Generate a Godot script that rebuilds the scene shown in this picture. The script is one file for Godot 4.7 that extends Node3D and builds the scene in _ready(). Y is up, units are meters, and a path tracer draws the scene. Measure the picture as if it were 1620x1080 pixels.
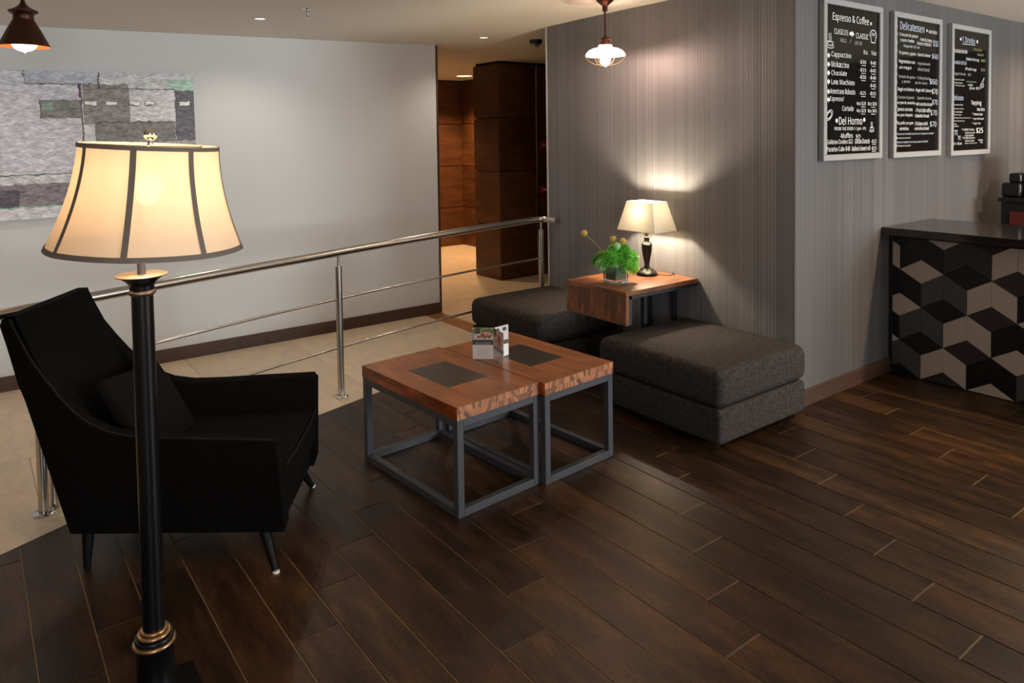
extends Node3D

# ------------------------------------------------------------------ helpers
var M := {}
var rng := RandomNumberGenerator.new()
var used := {}

func _ready() -> void:
	rng.seed = 20240
	# ---- camera: level shift lens (principal point above the middle of the frame)
	var cam := Camera3D.new()
	cam.name = "camera"
	var f := 1157.616
	var near := 0.05
	cam.set_frustum(near * 1080.0 / f, Vector2(0, -(540.0 - 263.533) / f * near), near, 60.0)
	cam.keep_aspect = Camera3D.KEEP_HEIGHT
	var yaw := deg_to_rad(53.10074534)
	var pitch := deg_to_rad(-2.37565196)
	var roll := deg_to_rad(-0.81714749)
	cam.transform = Transform3D(Basis(Vector3.UP, yaw) * Basis(Vector3.RIGHT, pitch) * Basis(Vector3.BACK, roll), Vector3(0, 1.6, 0))
	add_child(cam)
	# ---- environment: an enclosed room, no sky light gets in
	var env := Environment.new()
	env.background_mode = Environment.BG_COLOR
	env.background_color = Color(0, 0, 0)
	env.tonemap_mode = Environment.TONE_MAPPER_LINEAR
	env.tonemap_exposure = 1.0
	env.sdfgi_enabled = true
	env.ssao_enabled = true
	env.ssil_enabled = true
	var we := WorldEnvironment.new()
	we.name = "world_environment"
	we.environment = env
	add_child(we)
	# ---- large area light: daylight through the frosted window behind the camera
	var al := AreaLight3D.new()
	al.name = "window_daylight"
	al.area_size = Vector2(1.8, 1.3)
	al.light_energy = 32.0
	al.light_color = Color(0.95, 0.98, 1.0)
	al.area_range = 20.0
	al.shadow_enabled = true
	al.position = Vector3(3.22, 1.55, -5.85)
	al.rotation.y = PI / 2
	add_child(al)

	var al2 := AreaLight3D.new()
	al2.name = "side_window_daylight"
	al2.area_size = Vector2(1.7, 1.3)
	al2.light_energy = 8.0
	al2.light_color = Color(0.97, 0.98, 1.0)
	al2.area_range = 20.0
	al2.shadow_enabled = true
	al2.position = Vector3(3.22, 1.55, 0.95)
	al2.rotation.y = PI / 2
	add_child(al2)

	make_materials()
	build_shell()
	build_floor()
	build_corridor()
	build_window()
	build_painting()
	build_railing()
	build_coffee_tables()
	build_ottomans()
	build_end_table()
	build_counter()
	build_boards()
	build_armchair()
	build_floor_lamp()
	build_table_lamp()
	build_vase()
	build_menu_holder()
	build_pendants()
	build_ceiling_fittings()
	build_back_bar()


func numbered(n: String) -> String:
	if not used.has(n):
		used[n] = 0
		return n
	used[n] += 1
	return "%s_%03d" % [n, used[n]]

func thing(called: String, label: String, category: String, at := Vector3.ZERO, turn := 0.0, group := "") -> Node3D:
	var o := Node3D.new()
	o.name = numbered(called)
	o.position = at
	o.rotation.y = turn
	o.set_meta("label", label)
	o.set_meta("category", category)
	if group != "":
		o.set_meta("group", group)
	add_child(o, true)
	return o

func obj(called: String, st: SurfaceTool, m: Material, parent: Node = null) -> MeshInstance3D:
	var o := MeshInstance3D.new()
	o.mesh = st.commit()
	o.mesh.surface_set_material(0, m)
	if parent == null:
		o.name = numbered(called)
		add_child(o, true)
	else:
		o.name = child_name(parent, called)
		parent.add_child(o, true)
	return o

func child_name(parent: Node, called: String) -> String:
	if not parent.has_node(NodePath(called)):
		return called
	var k := int(parent.get_meta("n_" + called, 0)) + 1
	parent.set_meta("n_" + called, k)
	return "%s_%03d" % [called, k]

func struct(called: String, st: SurfaceTool, m: Material) -> MeshInstance3D:
	var o := obj(called, st, m)
	o.set_meta("kind", "structure")
	return o

func tag(o: Node, label: String, category: String, group := "") -> void:
	o.set_meta("label", label)
	o.set_meta("category", category)
	if group != "":
		o.set_meta("group", group)

func mb() -> SurfaceTool:
	var st := SurfaceTool.new()
	st.begin(Mesh.PRIMITIVE_TRIANGLES)
	return st

func vtx(st: SurfaceTool, p: Vector3, n: Vector3, uv: Vector2) -> void:
	st.set_normal(n)
	st.set_uv(uv)
	st.add_vertex(p)

# a triangle whose winding is put right for the outward direction n
func tri(st: SurfaceTool, a: Vector3, b: Vector3, c: Vector3, na: Vector3, nb: Vector3, nc: Vector3, ua := Vector2.ZERO, ub := Vector2.ZERO, uc := Vector2.ZERO) -> void:
	var g := (b - a).cross(c - a)
	if g.dot(na + nb + nc) > 0.0:
		vtx(st, a, na, ua); vtx(st, c, nc, uc); vtx(st, b, nb, ub)
	else:
		vtx(st, a, na, ua); vtx(st, b, nb, ub); vtx(st, c, nc, uc)

func quad(st: SurfaceTool, a: Vector3, b: Vector3, c: Vector3, d: Vector3, n: Vector3, ua := Vector2(0, 0), ub := Vector2(1, 0), uc := Vector2(1, 1), ud := Vector2(0, 1)) -> void:
	tri(st, a, b, c, n, n, n, ua, ub, uc)
	tri(st, a, c, d, n, n, n, ua, uc, ud)

# planar texture coordinates in metres, u along the grain axis
func puv(p: Vector3, n: Vector3, grain: int, off: Vector2) -> Vector2:
	var a := n.abs()
	var k := 0
	if a.y >= a.x and a.y >= a.z:
		k = 1
	elif a.z >= a.x and a.z >= a.y:
		k = 2
	var u := grain
	if grain == k:
		u = (k + 1) % 3
	var v := 3 - k - u
	return Vector2(p[u], p[v]) + off

# chamfered box; centre c, full size s, chamfer b, optional basis
func box(st: SurfaceTool, c: Vector3, s: Vector3, b := 0.003, grain := 0, off := Vector2.ZERO, bas := Basis.IDENTITY) -> void:
	var h := s * 0.5
	b = minf(b, minf(h.x, minf(h.y, h.z)) * 0.45)
	var P := func(ix: int, iy: int, iz: int, ax: int) -> Vector3:
		var p := Vector3(ix * h.x, iy * h.y, iz * h.z)
		for k in 3:
			if k != ax:
				p[k] -= signf(p[k]) * b
		return p
	var em := func(p: Vector3, q: Vector3, r: Vector3, n: Vector3):
		var w := bas * n
		tri(st, c + bas * p, c + bas * q, c + bas * r, w, w, w, puv(p, n, grain, off), puv(q, n, grain, off), puv(r, n, grain, off))
	for ax in 3:
		var u := (ax + 1) % 3
		var v := (ax + 2) % 3
		for sg in [-1, 1]:
			var cs := []
			for uv in [[-1, -1], [1, -1], [1, 1], [-1, 1]]:
				var i := [0, 0, 0]
				i[ax] = sg; i[u] = uv[0]; i[v] = uv[1]
				cs.append(P.call(i[0], i[1], i[2], ax))
			var n := Vector3.ZERO
			n[ax] = sg
			em.call(cs[0], cs[1], cs[2], n); em.call(cs[0], cs[2], cs[3], n)
		# edges along axis ax
		for su in [-1, 1]:
			for sv in [-1, 1]:
				var i := [0, 0, 0]
				var j := [0, 0, 0]
				i[u] = su; i[v] = sv; j[u] = su; j[v] = sv
				i[ax] = -1; j[ax] = 1
				var a0: Vector3 = P.call(i[0], i[1], i[2], u)
				var a1: Vector3 = P.call(j[0], j[1], j[2], u)
				var b0: Vector3 = P.call(i[0], i[1], i[2], v)
				var b1: Vector3 = P.call(j[0], j[1], j[2], v)
				var n := Vector3.ZERO
				n[u] = su * 0.70710678; n[v] = sv * 0.70710678
				em.call(a0, a1, b1, n); em.call(a0, b1, b0, n)
	for x in [-1, 1]:
		for y in [-1, 1]:
			for z in [-1, 1]:
				em.call(P.call(x, y, z, 0), P.call(x, y, z, 1), P.call(x, y, z, 2), Vector3(x, y, z).normalized())

func box2(st: SurfaceTool, lo: Vector3, hi: Vector3, b := 0.003, grain := 0, off := Vector2.ZERO) -> void:
	box(st, (lo + hi) * 0.5, (hi - lo).abs(), b, grain, off)

# box whose texture coordinates are those of the world (for walls)
func wbox(st: SurfaceTool, lo: Vector3, hi: Vector3, grain := 0) -> void:
	var c := (lo + hi) * 0.5
	var s := hi - lo
	for ax in 3:
		var u := (ax + 1) % 3
		var v := (ax + 2) % 3
		for sg in [-1.0, 1.0]:
			var n := Vector3.ZERO
			n[ax] = sg
			var cs: Array[Vector3] = []
			for uv in [[-1, -1], [1, -1], [1, 1], [-1, 1]]:
				var p := c
				p[ax] += sg * s[ax] * 0.5
				p[u] += uv[0] * s[u] * 0.5
				p[v] += uv[1] * s[v] * 0.5
				cs.append(p)
			var o := Vector2.ZERO
			quad(st, cs[0], cs[1], cs[2], cs[3], n, puv(cs[0], n, grain, o), puv(cs[1], n, grain, o), puv(cs[2], n, grain, o), puv(cs[3], n, grain, o))

# lathe round y: profile of Vector2(radius, height), smooth where it bends gently
func lathe(st: SurfaceTool, prof: Array, segs := 32, at := Vector3.ZERO, sx := 1.0, sz := 1.0) -> void:
	var n := prof.size()
	var sn: Array[Vector2] = []
	for i in n - 1:
		var d: Vector2 = prof[i + 1] - prof[i]
		sn.append(Vector2(d.y, -d.x).normalized())
	# outward orientation from the turning direction (profile runs upward on the outside)
	for i in n - 1:
		var n0 := sn[i]
		var n1 := sn[i]
		if i > 0 and sn[i - 1].dot(sn[i]) > 0.6:
			n0 = (sn[i - 1] + sn[i]).normalized()
		if i < n - 2 and sn[i + 1].dot(sn[i]) > 0.6:
			n1 = (sn[i + 1] + sn[i]).normalized()
		var p0: Vector2 = prof[i]
		var p1: Vector2 = prof[i + 1]
		for k in segs:
			var a := TAU * k / segs
			var b := TAU * (k + 1) / segs
			var ca := Vector3(cos(a) * sx, 0, sin(a) * sz)
			var cb := Vector3(cos(b) * sx, 0, sin(b) * sz)
			var A := at + ca * p0.x + Vector3(0, p0.y, 0)
			var B := at + cb * p0.x + Vector3(0, p0.y, 0)
			var C := at + cb * p1.x + Vector3(0, p1.y, 0)
			var D := at + ca * p1.x + Vector3(0, p1.y, 0)
			var NA := (ca * n0.x + Vector3(0, n0.y, 0)).normalized()
			var NB := (cb * n0.x + Vector3(0, n0.y, 0)).normalized()
			var NC := (cb * n1.x + Vector3(0, n1.y, 0)).normalized()
			var ND := (ca * n1.x + Vector3(0, n1.y, 0)).normalized()
			var ua := Vector2(float(k) / segs, p0.y)
			var ub := Vector2(float(k + 1) / segs, p0.y)
			var uc := Vector2(float(k + 1) / segs, p1.y)
			var ud := Vector2(float(k) / segs, p1.y)
			if p0.x > 1e-6:
				tri(st, A, B, C, NA, NB, NC, ua, ub, uc)
			if p1.x > 1e-6:
				tri(st, A, C, D, NA, NC, ND, ua, uc, ud)

# round tube along a path
func tube(st: SurfaceTool, pts: Array, r: float, segs := 12, caps := true, r2 := -1.0) -> void:
	var n := pts.size()
	var ups: Array[Vector3] = []
	var rights: Array[Vector3] = []
	var tans: Array[Vector3] = []
	for i in n:
		var t: Vector3 = (pts[mini(i + 1, n - 1)] - pts[maxi(i - 1, 0)]).normalized()
		tans.append(t)
		var ref := Vector3.UP if absf(t.y) < 0.9 else Vector3.RIGHT
		if i > 0:
			ref = ups[i - 1]
		var rt := t.cross(ref).normalized()
		rights.append(rt)
		ups.append(rt.cross(t).normalized())
	var L := 0.0
	for i in n - 1:
		var l2: float = L + (pts[i + 1] - pts[i]).length()
		var ra := r if r2 < 0 else lerpf(r, r2, float(i) / (n - 1))
		var rb := r if r2 < 0 else lerpf(r, r2, float(i + 1) / (n - 1))
		for k in segs:
			var a := TAU * k / segs
			var b := TAU * (k + 1) / segs
			var n0 := rights[i] * cos(a) + ups[i] * sin(a)
			var n1 := rights[i] * cos(b) + ups[i] * sin(b)
			var m0 := rights[i + 1] * cos(a) + ups[i + 1] * sin(a)
			var m1 := rights[i + 1] * cos(b) + ups[i + 1] * sin(b)
			tri(st, pts[i] + n0 * ra, pts[i] + n1 * ra, pts[i + 1] + m1 * rb, n0, n1, m1, Vector2(L, float(k) / segs), Vector2(L, float(k + 1) / segs), Vector2(l2, float(k + 1) / segs))
			tri(st, pts[i] + n0 * ra, pts[i + 1] + m1 * rb, pts[i + 1] + m0 * rb, n0, m1, m0, Vector2(L, float(k) / segs), Vector2(l2, float(k + 1) / segs), Vector2(l2, float(k) / segs))
		L = l2
	if caps:
		for e in [0, n - 1]:
			var nn: Vector3 = -tans[0] if e == 0 else tans[n - 1]
			var rr := r if e == 0 or r2 < 0 else r2
			for k in segs:
				var a := TAU * k / segs
				var b := TAU * (k + 1) / segs
				tri(st, pts[e], pts[e] + (rights[e] * cos(a) + ups[e] * sin(a)) * rr, pts[e] + (rights[e] * cos(b) + ups[e] * sin(b)) * rr, nn, nn, nn)

# a flat polygon given in 2D, pushed from the plane at "at" along axes (ex, ey), thickness along ez (front at +ez)
func plate(st: SurfaceTool, poly: PackedVector2Array, at: Vector3, ex: Vector3, ey: Vector3, ez: Vector3, thick: float, uvoff := Vector2.ZERO, bev := 0.0, swap := false) -> void:
	var idx := Geometry2D.triangulate_polygon(poly)
	var T := func(p: Vector2, d: float) -> Vector3: return at + ex * p.x + ey * p.y + ez * d
	var U := func(p: Vector2) -> Vector2: return (Vector2(p.y, p.x) if swap else p) + uvoff
	var top := poly
	if bev > 0.0:
		var o := Geometry2D.offset_polygon(poly, -bev, Geometry2D.JOIN_MITER)
		if o.size() == 1 and o[0].size() == poly.size():
			# match first vertices
			var best := 0
			for i in o[0].size():
				if o[0][i].distance_to(poly[0]) < o[0][best].distance_to(poly[0]):
					best = i
			top = PackedVector2Array()
			var cw := Geometry2D.is_polygon_clockwise(o[0]) == Geometry2D.is_polygon_clockwise(poly)
			for i in poly.size():
				top.append(o[0][(best + i) % poly.size()] if cw else o[0][(best - i + poly.size() * 2) % poly.size()])
			idx = Geometry2D.triangulate_polygon(top)
	for i in range(0, idx.size(), 3):
		var a := top[idx[i]]
		var b := top[idx[i + 1]]
		var c := top[idx[i + 2]]
		tri(st, T.call(a, 0), T.call(b, 0), T.call(c, 0), ez, ez, ez, U.call(a), U.call(b), U.call(c))
	var n := poly.size()
	var sgn := 1.0 if Geometry2D.is_polygon_clockwise(poly) else -1.0
	for i in n:
		var a := poly[i]
		var b := poly[(i + 1) % n]
		var e := (b - a).normalized()
		var nn := (ex * (-e.y) + ey * e.x) * sgn
		var d0 := -bev
		if bev > 0.0 and top != poly:
			var nb := (nn + ez).normalized()
			tri(st, T.call(top[i], 0), T.call(top[(i + 1) % n], 0), T.call(b, -bev), nb, nb, nb, U.call(a), U.call(b), U.call(b))
			tri(st, T.call(top[i], 0), T.call(b, -bev), T.call(a, -bev), nb, nb, nb, U.call(a), U.call(b), U.call(a))
		else:
			d0 = 0.0
		tri(st, T.call(a, d0), T.call(b, d0), T.call(b, -thick), nn, nn, nn, U.call(a), U.call(b), U.call(b))
		tri(st, T.call(a, d0), T.call(b, -thick), T.call(a, -thick), nn, nn, nn, U.call(a), U.call(b), U.call(a))

# soft box: rounded cuboid grid with an optional push on each point
func soft(st: SurfaceTool, c: Vector3, s: Vector3, r: float, bas := Basis.IDENTITY, push = null, n := 14) -> void:
	var h := s * 0.5
	var cs := func(k: int) -> Array:
		var out := []
		for i in 5:
			out.append(-h[k] + r * i / 4.0)
		for i in range(1, n):
			out.append(lerpf(-h[k] + r, h[k] - r, float(i) / n))
		for i in 5:
			out.append(h[k] - r + r * i / 4.0)
		return out
	var F := func(p: Vector3) -> Array:
		var inner := p.clamp(-(h - Vector3.ONE * r), h - Vector3.ONE * r)
		var d := (p - inner).normalized()
		var q := inner + d * r
		return [q, d]
	for ax in 3:
		var u := (ax + 1) % 3
		var v := (ax + 2) % 3
		var cu: Array = cs.call(u)
		var cv: Array = cs.call(v)
		for sg in [-1.0, 1.0]:
			var g := []
			for i in cu.size():
				var row := []
				for j in cv.size():
					var p := Vector3.ZERO
					p[ax] = sg * h[ax]; p[u] = cu[i]; p[v] = cv[j]
					var qd: Array = F.call(p)
					var q: Vector3 = qd[0]
					var fn := Vector3.ZERO
					fn[ax] = sg
					var uv := puv(q, fn, 0 if ax != 0 else 2, Vector2.ZERO)
					if push != null:
						q = push.call(q, h)
					row.append([q, qd[1], uv])
				g.append(row)
			# normals again after the push
			for i in cu.size():
				for j in cv.size():
					if push != null:
						var i0 := maxi(i - 1, 0)
						var i1 := mini(i + 1, cu.size() - 1)
						var j0 := maxi(j - 1, 0)
						var j1 := mini(j + 1, cv.size() - 1)
						var nn: Vector3 = (g[i1][j][0] - g[i0][j][0]).cross(g[i][j1][0] - g[i][j0][0])
						if nn.length() > 1e-9 and i > 1 and j > 1 and i < cu.size() - 2 and j < cv.size() - 2:
							nn = nn.normalized()
							if nn.dot(g[i][j][1]) < 0:
								nn = -nn
							g[i][j][1] = nn
			for i in cu.size() - 1:
				for j in cv.size() - 1:
					var A: Array = g[i][j]
					var B: Array = g[i + 1][j]
					var C: Array = g[i + 1][j + 1]
					var D: Array = g[i][j + 1]
					tri(st, c + bas * A[0], c + bas * B[0], c + bas * C[0], bas * A[1], bas * B[1], bas * C[1], A[2], B[2], C[2])
					tri(st, c + bas * A[0], c + bas * C[0], c + bas * D[0], bas * A[1], bas * C[1], bas * D[1], A[2], C[2], D[2])

func ball(st: SurfaceTool, c: Vector3, r: float, segs := 20, rings := 12, sy := 1.0) -> void:
	var prof := []
	for i in rings + 1:
		var a := -PI / 2 + PI * i / rings
		prof.append(Vector2(maxf(cos(a) * r, 0.0), sin(a) * r * sy))
	lathe(st, prof, segs, c)

func lettering(parent: Node3D, s: String, x: float, y: float, w: float, h: float, m: Material, z := 0.0, font := "Droid Sans") -> void:
	# x, y: lower left corner; w, h: box the words fill
	var t := TextMesh.new()
	var fo := SystemFont.new()
	fo.font_names = PackedStringArray([font])
	t.font = fo
	t.text = s
	t.font_size = 24
	t.pixel_size = 0.01
	t.depth = 0.001
	t.curve_step = 4.0
	t.horizontal_alignment = HORIZONTAL_ALIGNMENT_LEFT
	var bb := t.get_aabb()
	if bb.size.x < 1e-5:
		return
	var arr := t.get_mesh_arrays() if t.get_surface_count() > 0 else []
	if arr.is_empty():
		return
	var sx := w / bb.size.x
	var sy := h / bb.size.y
	var st := mb()
	var V: PackedVector3Array = arr[Mesh.ARRAY_VERTEX]
	var N: PackedVector3Array = arr[Mesh.ARRAY_NORMAL]
	var I: PackedInt32Array = arr[Mesh.ARRAY_INDEX] if arr[Mesh.ARRAY_INDEX] != null else PackedInt32Array(range(V.size()))
	for i in range(0, I.size(), 3):
		# front faces only: printed on the surface
		if N[I[i]].z < 0.5:
			continue
		for k in 3:
			var p := V[I[i + k]] - bb.position
			vtx(st, Vector3(x + p.x * sx, y + p.y * sy, z), Vector3.BACK, Vector2.ZERO)
	obj("lettering", st, m, parent)

# ------------------------------------------------------------------ textures and materials
func image_of(w: int, h: int, fn: Callable) -> ImageTexture:
	var d := PackedByteArray()
	d.resize(w * h * 3)
	var k := 0
	for y in h:
		for x in w:
			var c: Color = fn.call(x, y)
			d[k] = int(clampf(c.r, 0, 1) * 255.0)
			d[k + 1] = int(clampf(c.g, 0, 1) * 255.0)
			d[k + 2] = int(clampf(c.b, 0, 1) * 255.0)
			k += 3
	var im := Image.create_from_data(w, h, false, Image.FORMAT_RGB8, d)
	return ImageTexture.create_from_image(im)

func noise(seed_: int, freq: float, oct := 4) -> FastNoiseLite:
	var n := FastNoiseLite.new()
	n.seed = seed_
	n.noise_type = FastNoiseLite.TYPE_SIMPLEX
	n.frequency = freq
	n.fractal_octaves = oct
	return n

func mat(c: Color, rough: float, metal := 0.0, spec := 0.5) -> StandardMaterial3D:
	var m := StandardMaterial3D.new()
	m.albedo_color = c
	m.roughness = rough
	m.metallic = metal
	m.metallic_specular = spec
	return m

func c8(r: float, g: float, b: float) -> Color:
	return Color(r / 255.0, g / 255.0, b / 255.0)

func make_materials() -> void:
	# wood: grain along u, 1 m by 0.5 m
	var n1 := noise(3, 0.012, 4)
	var n2 := noise(7, 0.09, 3)
	var wood := image_of(768, 384, func(x: int, y: int) -> Color:
		var w := n1.get_noise_2d(x * 0.35, y * 1.6) * 26.0
		var ring := sin((y * 0.13 + w * 0.55)) * 0.5 + 0.5
		var fine := n2.get_noise_2d(x * 0.10, y * 3.0)
		var v := 0.74 + 0.16 * (ring - 0.5) + 0.30 * n1.get_noise_2d(x * 0.2 + 900, y * 0.7) + 0.13 * fine
		var e := minf(1.0, minf(x, 767 - x) / 40.0)
		v = lerpf(0.74, v, e)
		return Color(v, v * (0.96 + 0.04 * ring), v * (0.92 + 0.08 * ring)))
	var veneer := image_of(512, 256, func(x: int, y: int) -> Color:
		var w := n1.get_noise_2d(x * 0.4 + 50, y * 2.0) * 20.0
		var ring := sin(y * 0.10 + w * 0.4) * 0.5 + 0.5
		var v := 0.84 + 0.05 * (ring - 0.5) + 0.16 * n1.get_noise_2d(x * 0.25 + 300, y * 1.2) + 0.05 * n2.get_noise_2d(x * 0.12, y * 3.0)
		v = lerpf(0.84, v, minf(1.0, minf(x, 511 - x) / 30.0))
		return Color(v, v * 0.985, v * 0.96))
	# end grain like streaks for the table edges
	var n3 := noise(11, 0.03, 4)
	var streak := image_of(512, 128, func(x: int, y: int) -> Color:
		var t := n3.get_noise_2d(x * 1.3 + y * 0.5 * sin(x * 0.025), y * 0.08)
		var v := 0.80 + 0.46 * t
		return Color(v, v * 0.97, v * 0.93))
	var mw := func(c: Color, rough: float, sc := Vector3(1, 2, 1), tx: Texture2D = wood) -> StandardMaterial3D:
		var m := mat(c, rough)
		m.albedo_texture = tx
		m.uv1_scale = sc
		return m
	M.table_wood = mw.call(c8(178, 110, 62), 0.33, Vector3(1, 2, 1), veneer)
	M.table_edge = mw.call(c8(184, 124, 88), 0.42, Vector3(1.9, 10, 1), streak)
	M.table_edge_dark = mw.call(c8(168, 82, 28), 0.4)
	M.end_wood = mw.call(c8(160, 98, 60), 0.4, Vector3(1.3, 2.4, 1))
	M.end_wood_front = mw.call(c8(150, 92, 58), 0.45, Vector3(1.3, 4.2, 1))
	M.planks = []
	for c in [c8(72, 48, 26), c8(60, 40, 22), c8(78, 52, 28), c8(56, 37, 21), c8(70, 44, 25)]:
		var p: StandardMaterial3D = mw.call(c, 0.40, Vector3(0.85, 2.2, 1))
		p.metallic_specular = 0.38
		p.heightmap_enabled = true
		p.heightmap_texture = wood
		p.heightmap_scale = 0.05
		M.planks.append(p)
	M.grout = mat(c8(144, 118, 82), 0.9)
	M.panels = []
	for c in [c8(98, 58, 29), c8(92, 54, 27), c8(104, 64, 32)]:
		M.panels.append(mw.call(c, 0.5, Vector3(0.7, 1.6, 1), veneer))
	M.panel_gap = mat(c8(20, 11, 6), 0.8)
	M.baseboard = mw.call(c8(84, 58, 44), 0.5, Vector3(0.5, 2, 1), veneer)
	# marble floor tiles
	var n4 := noise(21, 0.010, 5)
	var marble := image_of(384, 384, func(x: int, y: int) -> Color:
		var t := n4.get_noise_2d(x, y * 2.4)
		var t2 := n4.get_noise_2d(x * 4.0 + 500, y * 5.0)
		var v := 0.94 + 0.05 * t + 0.025 * t2
		return Color(v, v * (0.985 - 0.02 * t), v * (0.96 - 0.05 * t)))
	M.tiles = []
	for c in [c8(230, 211, 186), c8(225, 207, 183), c8(234, 216, 191)]:
		M.tiles.append(mw.call(c, 0.32, Vector3(0.9, 0.9, 1), marble))
	M.strip_tile = mw.call(c8(168, 116, 76), 0.3, Vector3(1, 1, 1), marble)
	M.tile_grout = mat(c8(120, 104, 86), 0.9)
	# walls
	M.white_wall = mat(c8(207, 209, 208), 0.75)
	M.ceiling = mat(c8(226, 220, 208), 0.9)
	M.plain_wall = mat(c8(150, 140, 128), 0.9)
	M.white_trim = mat(c8(205, 203, 196), 0.5)
	# striped wallpaper: vertical clusters of fine raised lines, 2.2 m wide
	var r2 := RandomNumberGenerator.new()
	r2.seed = 5
	var W := 2048
	var col := PackedFloat32Array()
	col.resize(W)
	col.fill(0.5)
	var x0 := 0
	while x0 < W - 60:
		var kind := r2.randi() % 4
		var width := 40 + r2.randi() % 110
		if kind <= 1:
			var k := x0
			while k < mini(x0 + width, W):
				var lw := 3 + r2.randi() % 3
				var b := 0.74 + 0.22 * r2.randf()
				for q in lw:
					if k + q < W:
						col[k + q] = b
				k += lw + 7 + r2.randi() % 12
		elif kind == 2:
			for q in 5:
				col[mini(x0 + q, W - 1)] = 0.95
			for q in range(5, 9):
				col[mini(x0 + q, W - 1)] = 0.2
		x0 += width + r2.randi() % 30
	var n5 := noise(31, 0.05, 3)
	var stripes := image_of(W, 8, func(x: int, _y: int) -> Color:
		var v := 0.80 + 0.42 * (col[x] - 0.5) + 0.05 * n5.get_noise_1d(x * 0.4)
		return Color(v, v, v))
	var relief := image_of(W, 8, func(x: int, _y: int) -> Color:
		var v := col[x]
		return Color(v, v, v))
	var wp := mat(c8(148, 147, 150), 0.54, 0.2, 0.5)
	wp.albedo_texture = stripes
	wp.heightmap_enabled = true
	wp.heightmap_texture = relief
	wp.heightmap_scale = 0.12
	wp.uv1_scale = Vector3(1.0 / 2.2, 1, 1)
	M.wallpaper = wp
	var wq := mat(c8(112, 109, 108), 0.45, 0.1, 0.5)
	wq.albedo_texture = stripes
	wq.heightmap_enabled = true
	wq.heightmap_texture = relief
	wq.heightmap_scale = 0.03
	wq.uv1_scale = Vector3(1.0 / 2.2, 1, 1)
	M.wallpaper_fine = wq
	# metals
	M.steel = mat(c8(198, 194, 188), 0.22, 1.0)
	M.chrome = mat(c8(210, 210, 210), 0.12, 1.0)
	M.frame_metal = mat(c8(66, 67, 72), 0.5, 0.3)
	M.black_metal = mat(c8(38, 38, 42), 0.5, 0.2)
	M.slate = mat(c8(66, 60, 54), 0.3, 0.35)
	M.bronze = mat(c8(74, 44, 30), 0.42, 0.75)
	M.copper_in = mat(c8(176, 92, 48), 0.45, 0.5)
	M.lamp_black = mat(c8(14, 14, 17), 0.28, 0.35)
	M.pewter = mat(c8(122, 114, 104), 0.4, 0.9)
	M.brass_edge = mat(c8(172, 140, 100), 0.3, 0.9)
	# cloth
	var n6 := noise(41, 0.35, 2)
	var n7 := noise(43, 0.02, 3)
	var cloth := image_of(384, 384, func(x: int, y: int) -> Color:
		var a := n6.get_noise_2d(x * 0.16, y * 1.5)
		var b := n6.get_noise_2d(x * 1.5 + 300, y * 0.16)
		var v := 0.50 + 0.75 * maxf(a, b) + 0.12 * n7.get_noise_2d(x, y)
		return Color(v, v * 0.985, v * 0.96))
	var oc := mat(c8(80, 75, 73), 0.95, 0.0, 0.25)
	oc.albedo_texture = cloth
	oc.uv1_scale = Vector3(3.4, 3.4, 1)
	oc.heightmap_enabled = true
	oc.heightmap_texture = cloth
	oc.heightmap_scale = 0.10
	M.ottoman_cloth = oc
	var cc := mat(c8(20, 19, 18), 0.95, 0.0, 0.2)
	cc.albedo_texture = cloth
	cc.uv1_scale = Vector3(4, 4, 1)
	M.chair_cloth = cc
	M.chair_piping = mat(c8(30, 27, 23), 0.9, 0.0, 0.2)
	M.pillow_cloth = mat(c8(15, 14, 14), 0.95, 0.0, 0.2)
	M.leg_black = mat(c8(6, 6, 7), 0.5, 0.0, 0.3)
	M.glide = mat(c8(220, 215, 205), 0.6)
	M.black_plastic = mat(c8(16, 15, 15), 0.35)
	M.dark_red = mat(c8(74, 20, 16), 0.5)
	M.red = mat(c8(150, 24, 20), 0.45)
	# counter
	M.counter_top = mat(c8(30, 27, 25), 0.12, 0.0, 0.6)
	M.counter_black = mat(c8(12, 12, 14), 0.4)
	M.tile_light = mat(c8(166, 150, 136), 0.42)
	M.tile_grey = mat(c8(66, 64, 62), 0.42)
	M.tile_brown = mat(c8(44, 38, 36), 0.42)
	M.tile_black = mat(c8(13, 13, 15), 0.38)
	# boards
	M.board_frame = mat(c8(152, 149, 146), 0.5)
	M.board_face = mat(c8(9, 8, 8), 0.06, 0.0, 0.4)
	M.chalk = mat(c8(226, 224, 220), 0.85)
	M.chalk_dim = mat(c8(168, 164, 158), 0.85)
	M.chalk_blue = mat(c8(186, 194, 206), 0.85)
	M.chalk_yellow = mat(c8(150, 144, 100), 0.85)
	# glass
	var g := StandardMaterial3D.new()
	g.albedo_color = Color(0.96, 1.0, 0.98, 0.03)
	g.refraction_enabled = true
	g.refraction_scale = 0.05
	g.roughness = 0.02
	g.metallic_specular = 0.5
	M.glass = g
	var ac := StandardMaterial3D.new()
	ac.transparency = BaseMaterial3D.TRANSPARENCY_ALPHA
	ac.albedo_color = Color(1, 1, 1, 0.06)
	ac.roughness = 0.05
	M.acrylic = ac
	# greens
	M.leaf = []
	for c in [c8(84, 172, 46), c8(120, 200, 70), c8(60, 136, 38), c8(150, 208, 128), c8(168, 196, 120)]:
		var l := mat(c, 0.6)
		l.backlight_enabled = true
		l.backlight = Color(0.35, 0.5, 0.15)
		M.leaf.append(l)
	M.stem = mat(c8(150, 170, 110), 0.7)
	M.soil = mat(c8(30, 84, 22), 0.7)
	M.yellow_ball = mat(c8(196, 170, 86), 0.9)

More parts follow.
